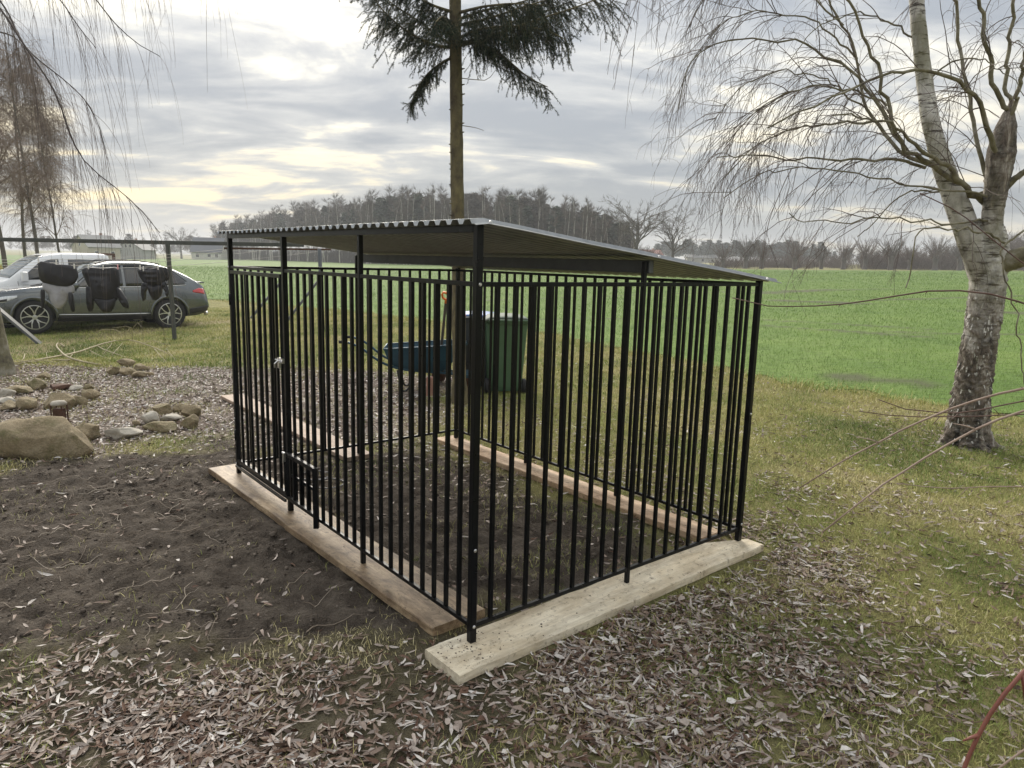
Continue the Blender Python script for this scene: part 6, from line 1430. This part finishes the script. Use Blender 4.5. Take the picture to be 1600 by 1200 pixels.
# far dark wood on the horizon
vv, ff, nv = [], [], 0
def mass(u0, u1, Y0, Y1, cnt, h0, h1, prs):
    global nv
    for i in range(cnt):
        u = random.uniform(u0, u1); p = far_pt(u, random.uniform(Y0, Y1)); pr = random.choice(prs); ch = [c_ for c_ in pr.children if c_.name.startswith('crown')][0]; n = len(ch.data.vertices); a = np.empty(n * 3, np.float32); ch.data.vertices.foreach_get('co', a)
        base = 12.0 if pr in pines else (13.0 if pr in birches else 10.0)
        m = len(ch.data.polygons); l = np.empty(m * 3, np.int32); ch.data.loops.foreach_get('vertex_index', l); s_ = random.uniform(h0, h1) / base; vv.append(a.reshape(-1, 3) * np.array([s_ * 1.5, s_ * 1.5, s_]) + p); ff.append(l.reshape(-1, 3) + nv); nv += n
mass(1020, 1290, 300, 420, 170, 7, 10, pines); mass(1180, 1800, 300, 400, 150, 4, 7.5, pines)
tag(np_mesh('distant_wood', np.concatenate(vv), np.concatenate(ff), 'needle_far', RNG.uniform(0, 1, nv), 'stuff'), 'dark conifer wood on the horizon at right', 'wood')
vv, ff, nv = [], [], 0
mass(-120, 420, 300, 390, 130, 6, 11, birches); mass(-100, 380, 300, 380, 40, 6, 10, pines)
tag(np_mesh('distant_trees', np.concatenate(vv), np.concatenate(ff), 'twig_far', RNG.uniform(0, 1, nv), 'stuff'), 'belt of bare trees on the horizon behind the village', 'wood')
# single trees by the village, left
put(oaks[2], 284, 265, 1.35, 'tall bare tree rising above the village houses', 'tree'); put(oaks[0], 232, 290, .95, 'bare tree behind the grey village house', 'tree'); put(oaks[1], 350, 262, 1.25, 'bare tree at the left end of the far wood', 'tree')
put(pines[0], 176, 215, .42, 'dark round fir left of the grey village house', 'tree', 'firs in the village'); put(pines[1], 187, 217, .36, 'smaller dark fir beside the grey village house', 'tree', 'firs in the village')
def house(u, Y, w, d, hw_, hr, rz, wall, roofm, label, wins=((-.25, .45), (.25, .45)), gable=()):
    p = far_pt(u, Y); fr = frame(rz); h = empty('house', tuple(p), label, 'house', 'village houses'); T = lambda x, y, z: p + fr[0] * x + fr[1] * y + fr[2] * z
    v = [T(-w / 2, -d / 2, -.5), T(w / 2, -d / 2, -.5), T(w / 2, d / 2, -.5), T(-w / 2, d / 2, -.5), T(-w / 2, -d / 2, hw_), T(w / 2, -d / 2, hw_), T(w / 2, d / 2, hw_), T(-w / 2, d / 2, hw_), T(-w / 2, 0, hw_ + hr), T(w / 2, 0, hw_ + hr)]
    MB().add(v, [(0, 1, 5, 4), (2, 3, 7, 6), (1, 2, 6, 9, 5), (3, 0, 4, 8, 7)]).build('wall', wall, h)
    e = .4; k = hr / (d / 2)
    rf = MB().add([T(-w / 2 - e, -d / 2 - e, hw_ - e * k), T(w / 2 + e, -d / 2 - e, hw_ - e * k), T(w / 2 + e, 0, hw_ + hr + .02), T(-w / 2 - e, 0, hw_ + hr + .02), T(-w / 2 - e, d / 2 + e, hw_ - e * k), T(w / 2 + e, d / 2 + e, hw_ - e * k)], [(0, 1, 2, 3), (3, 2, 5, 4)]).build('roof', roofm, h)
    so = rf.modifiers.new('t', 'SOLIDIFY'); so.thickness = .2; so.offset = 1
    MB().box(T(w * .2, .5, hw_ + hr + .2), (.6, .6, 1.2), fr).build('chimney', 'clay_block', rf)
    for x, z in wins:
        wn_ = MB().box(T(x * w, -d / 2 - .02, z * hw_), (1.2, .12, 1.3), fr).build('window', 'peg_white', h); MB().box(T(x * w, -d / 2 - .06, z * hw_), (.95, .1, 1.05), fr).build('pane', 'pane_dark', wn_)
    for s in (-1, 1):
        for y, z in gable:
            wn_ = MB().box(T(s * (w / 2 + .02), y * d, z), (.12, .8, 1.2), fr).build('window', 'peg_white', h); MB().box(T(s * (w / 2 + .06), y * d, z), (.1, .6, 1.0), fr).build('pane', 'pane_dark', wn_)
    return h
house(213, 225, 11, 8.0, 3.0, 2.6, math.radians(97), 'house_grey', 'roof_grey', 'grey gabled village house with twin attic windows', (), ((-.08, 4.0), (.08, 4.0)))
house(328, 235, 9, 7.6, 2.6, 4.2, math.radians(8), 'house_plaster', 'roof_slate', 'white village house with a steep dark roof near the far wood', ((-.3, .5), (.1, .5), (.35, .5)), ((0, 3.6),))
house(152, 205, 9, 8, 3.6, 3.0, math.radians(60), 'house_cream', 'roof_grey', 'cream village house behind the white pickup', ((-.25, .5), (.25, .5)), ((0, 4.2),))
house(1014, 300, 9, 8, 2.4, 2.6, math.radians(15), 'house_plaster', 'roof_red', 'low house with a red roof beyond the two bare trees', ((-.2, .5), (.2, .5)))
house(1096, 330, 14, 7, 2.2, 1.4, math.radians(-6), 'house_plaster', 'roof_grey', 'long pale shed far off right of the bare trees', ((-.3, .5), (0, .5), (.3, .5)))
# yellow boarded fence beyond the pickup
yp0, yp1 = far_pt(-60, 34), far_pt(27, 36); yf_ = empty('board_fence', tuple(yp0), 'yellow horizontal board fence beyond the white pickup', 'fence')
for i in range(5): MB().beam(yp0 + (0, 0, .25 + i * .22), yp1 + (0, 0, .25 + i * .22), .03, .20).build('board', 'yellow_board', yf_)
for t in (0, .33, .66, 1): MB().beam(yp0 * (1 - t) + yp1 * t + (0, .06, -.1), yp0 * (1 - t) + yp1 * t + (0, .06, 1.35), .09, .09, (1, 0, 0)).build('post', 'yellow_board', yf_)
# clump of bare reddish trees behind the cars, left
for i, (u, Y, h) in enumerate(((8, 30, 12.5), (62, 33, 11.0), (98, 36, 8.4), (-40, 27, 13), (40, 40, 12.0))):
    T, TR, B, BR, sv, sf = bare_tree_parts(h, 'birch', 500 + i); p = far_pt(u, Y)
    lab = ('tall twiggy tree behind the pickup at the left edge', 'twiggy reddish tree behind the pickup cab', 'smallest twiggy tree right of the clump behind the cars', 'twiggy tree mostly cut off by the left edge', 'twiggy tree at the back of the clump behind the cars')[i]
    r_ = empty('bare_tree', tuple(p), lab, 'tree', 'clump of bare trees behind the cars')
    v, f, idx = tubes_np(T + p, TR, 8); np_mesh('trunk', v, f, 'bark_far', None, None, r_, True)
    p1, d1, r1 = along(B, BR, 330, .15, 1.0); B2_ = grow(p1, d1 + RNG.normal(0, .4, p1.shape), RNG.uniform(.6, 1.9, len(p1)), 7, RNG.uniform(.6, 2.4, len(p1)), .06); B2R = np.full((len(p1), 1), .008) * np.linspace(1, .5, 7)[None]
    p2, d2, _ = along(B2_, B2R, 3400, .1, 1.0); B3_ = grow(p2, d2 + RNG.normal(0, .35, p2.shape), RNG.uniform(.3, 1.1, len(p2)), 5, RNG.uniform(.6, 2.6, len(p2)), .07); B3R = np.full((len(p2), 1), .0042) * np.linspace(1, .6, 5)[None]
    vv, ff, nv = [], [], 0
    for P_, R_ in ((B, BR), (B2_, B2R), (B3_, B3R)):
        v, f, idx = tubes_np(P_ + p, R_, 3); vv.append(v); ff.append(f + nv); nv += len(v)
    np_mesh('crown', np.concatenate(vv), np.concatenate(ff), 'twig_wood_red', RNG.uniform(0, 1, nv), None, r_)
# the patterns the far trees were copied from are not part of the place
for pr in birches + pines + oaks + pollards + bushes:
    for ch in list(pr.children): bpy.data.objects.remove(ch)
    bpy.data.objects.remove(pr)

# ------------------------------------------------------------------ the damp air
hm = bpy.data.materials.new('haze_air'); hm.use_nodes = True; hn = hm.node_tree; hn.nodes.clear()
ho = hn.nodes.new('ShaderNodeOutputMaterial'); hv = hn.nodes.new('ShaderNodeVolumePrincipled')
hv.inputs['Color'].default_value = (0.90, 0.93, 0.97, 1); hv.inputs['Density'].default_value = 0.0008; hv.inputs['Anisotropy'].default_value = 0.2
hn.links.new(hv.outputs[0], ho.inputs['Volume'])
hb = MB().box((0, 770, 11), (1840, 1700, 34)).build('haze', None); hb.data.materials.append(hm)
tag(hb, 'thin damp haze over the field and woods', 'haze', kind='stuff')
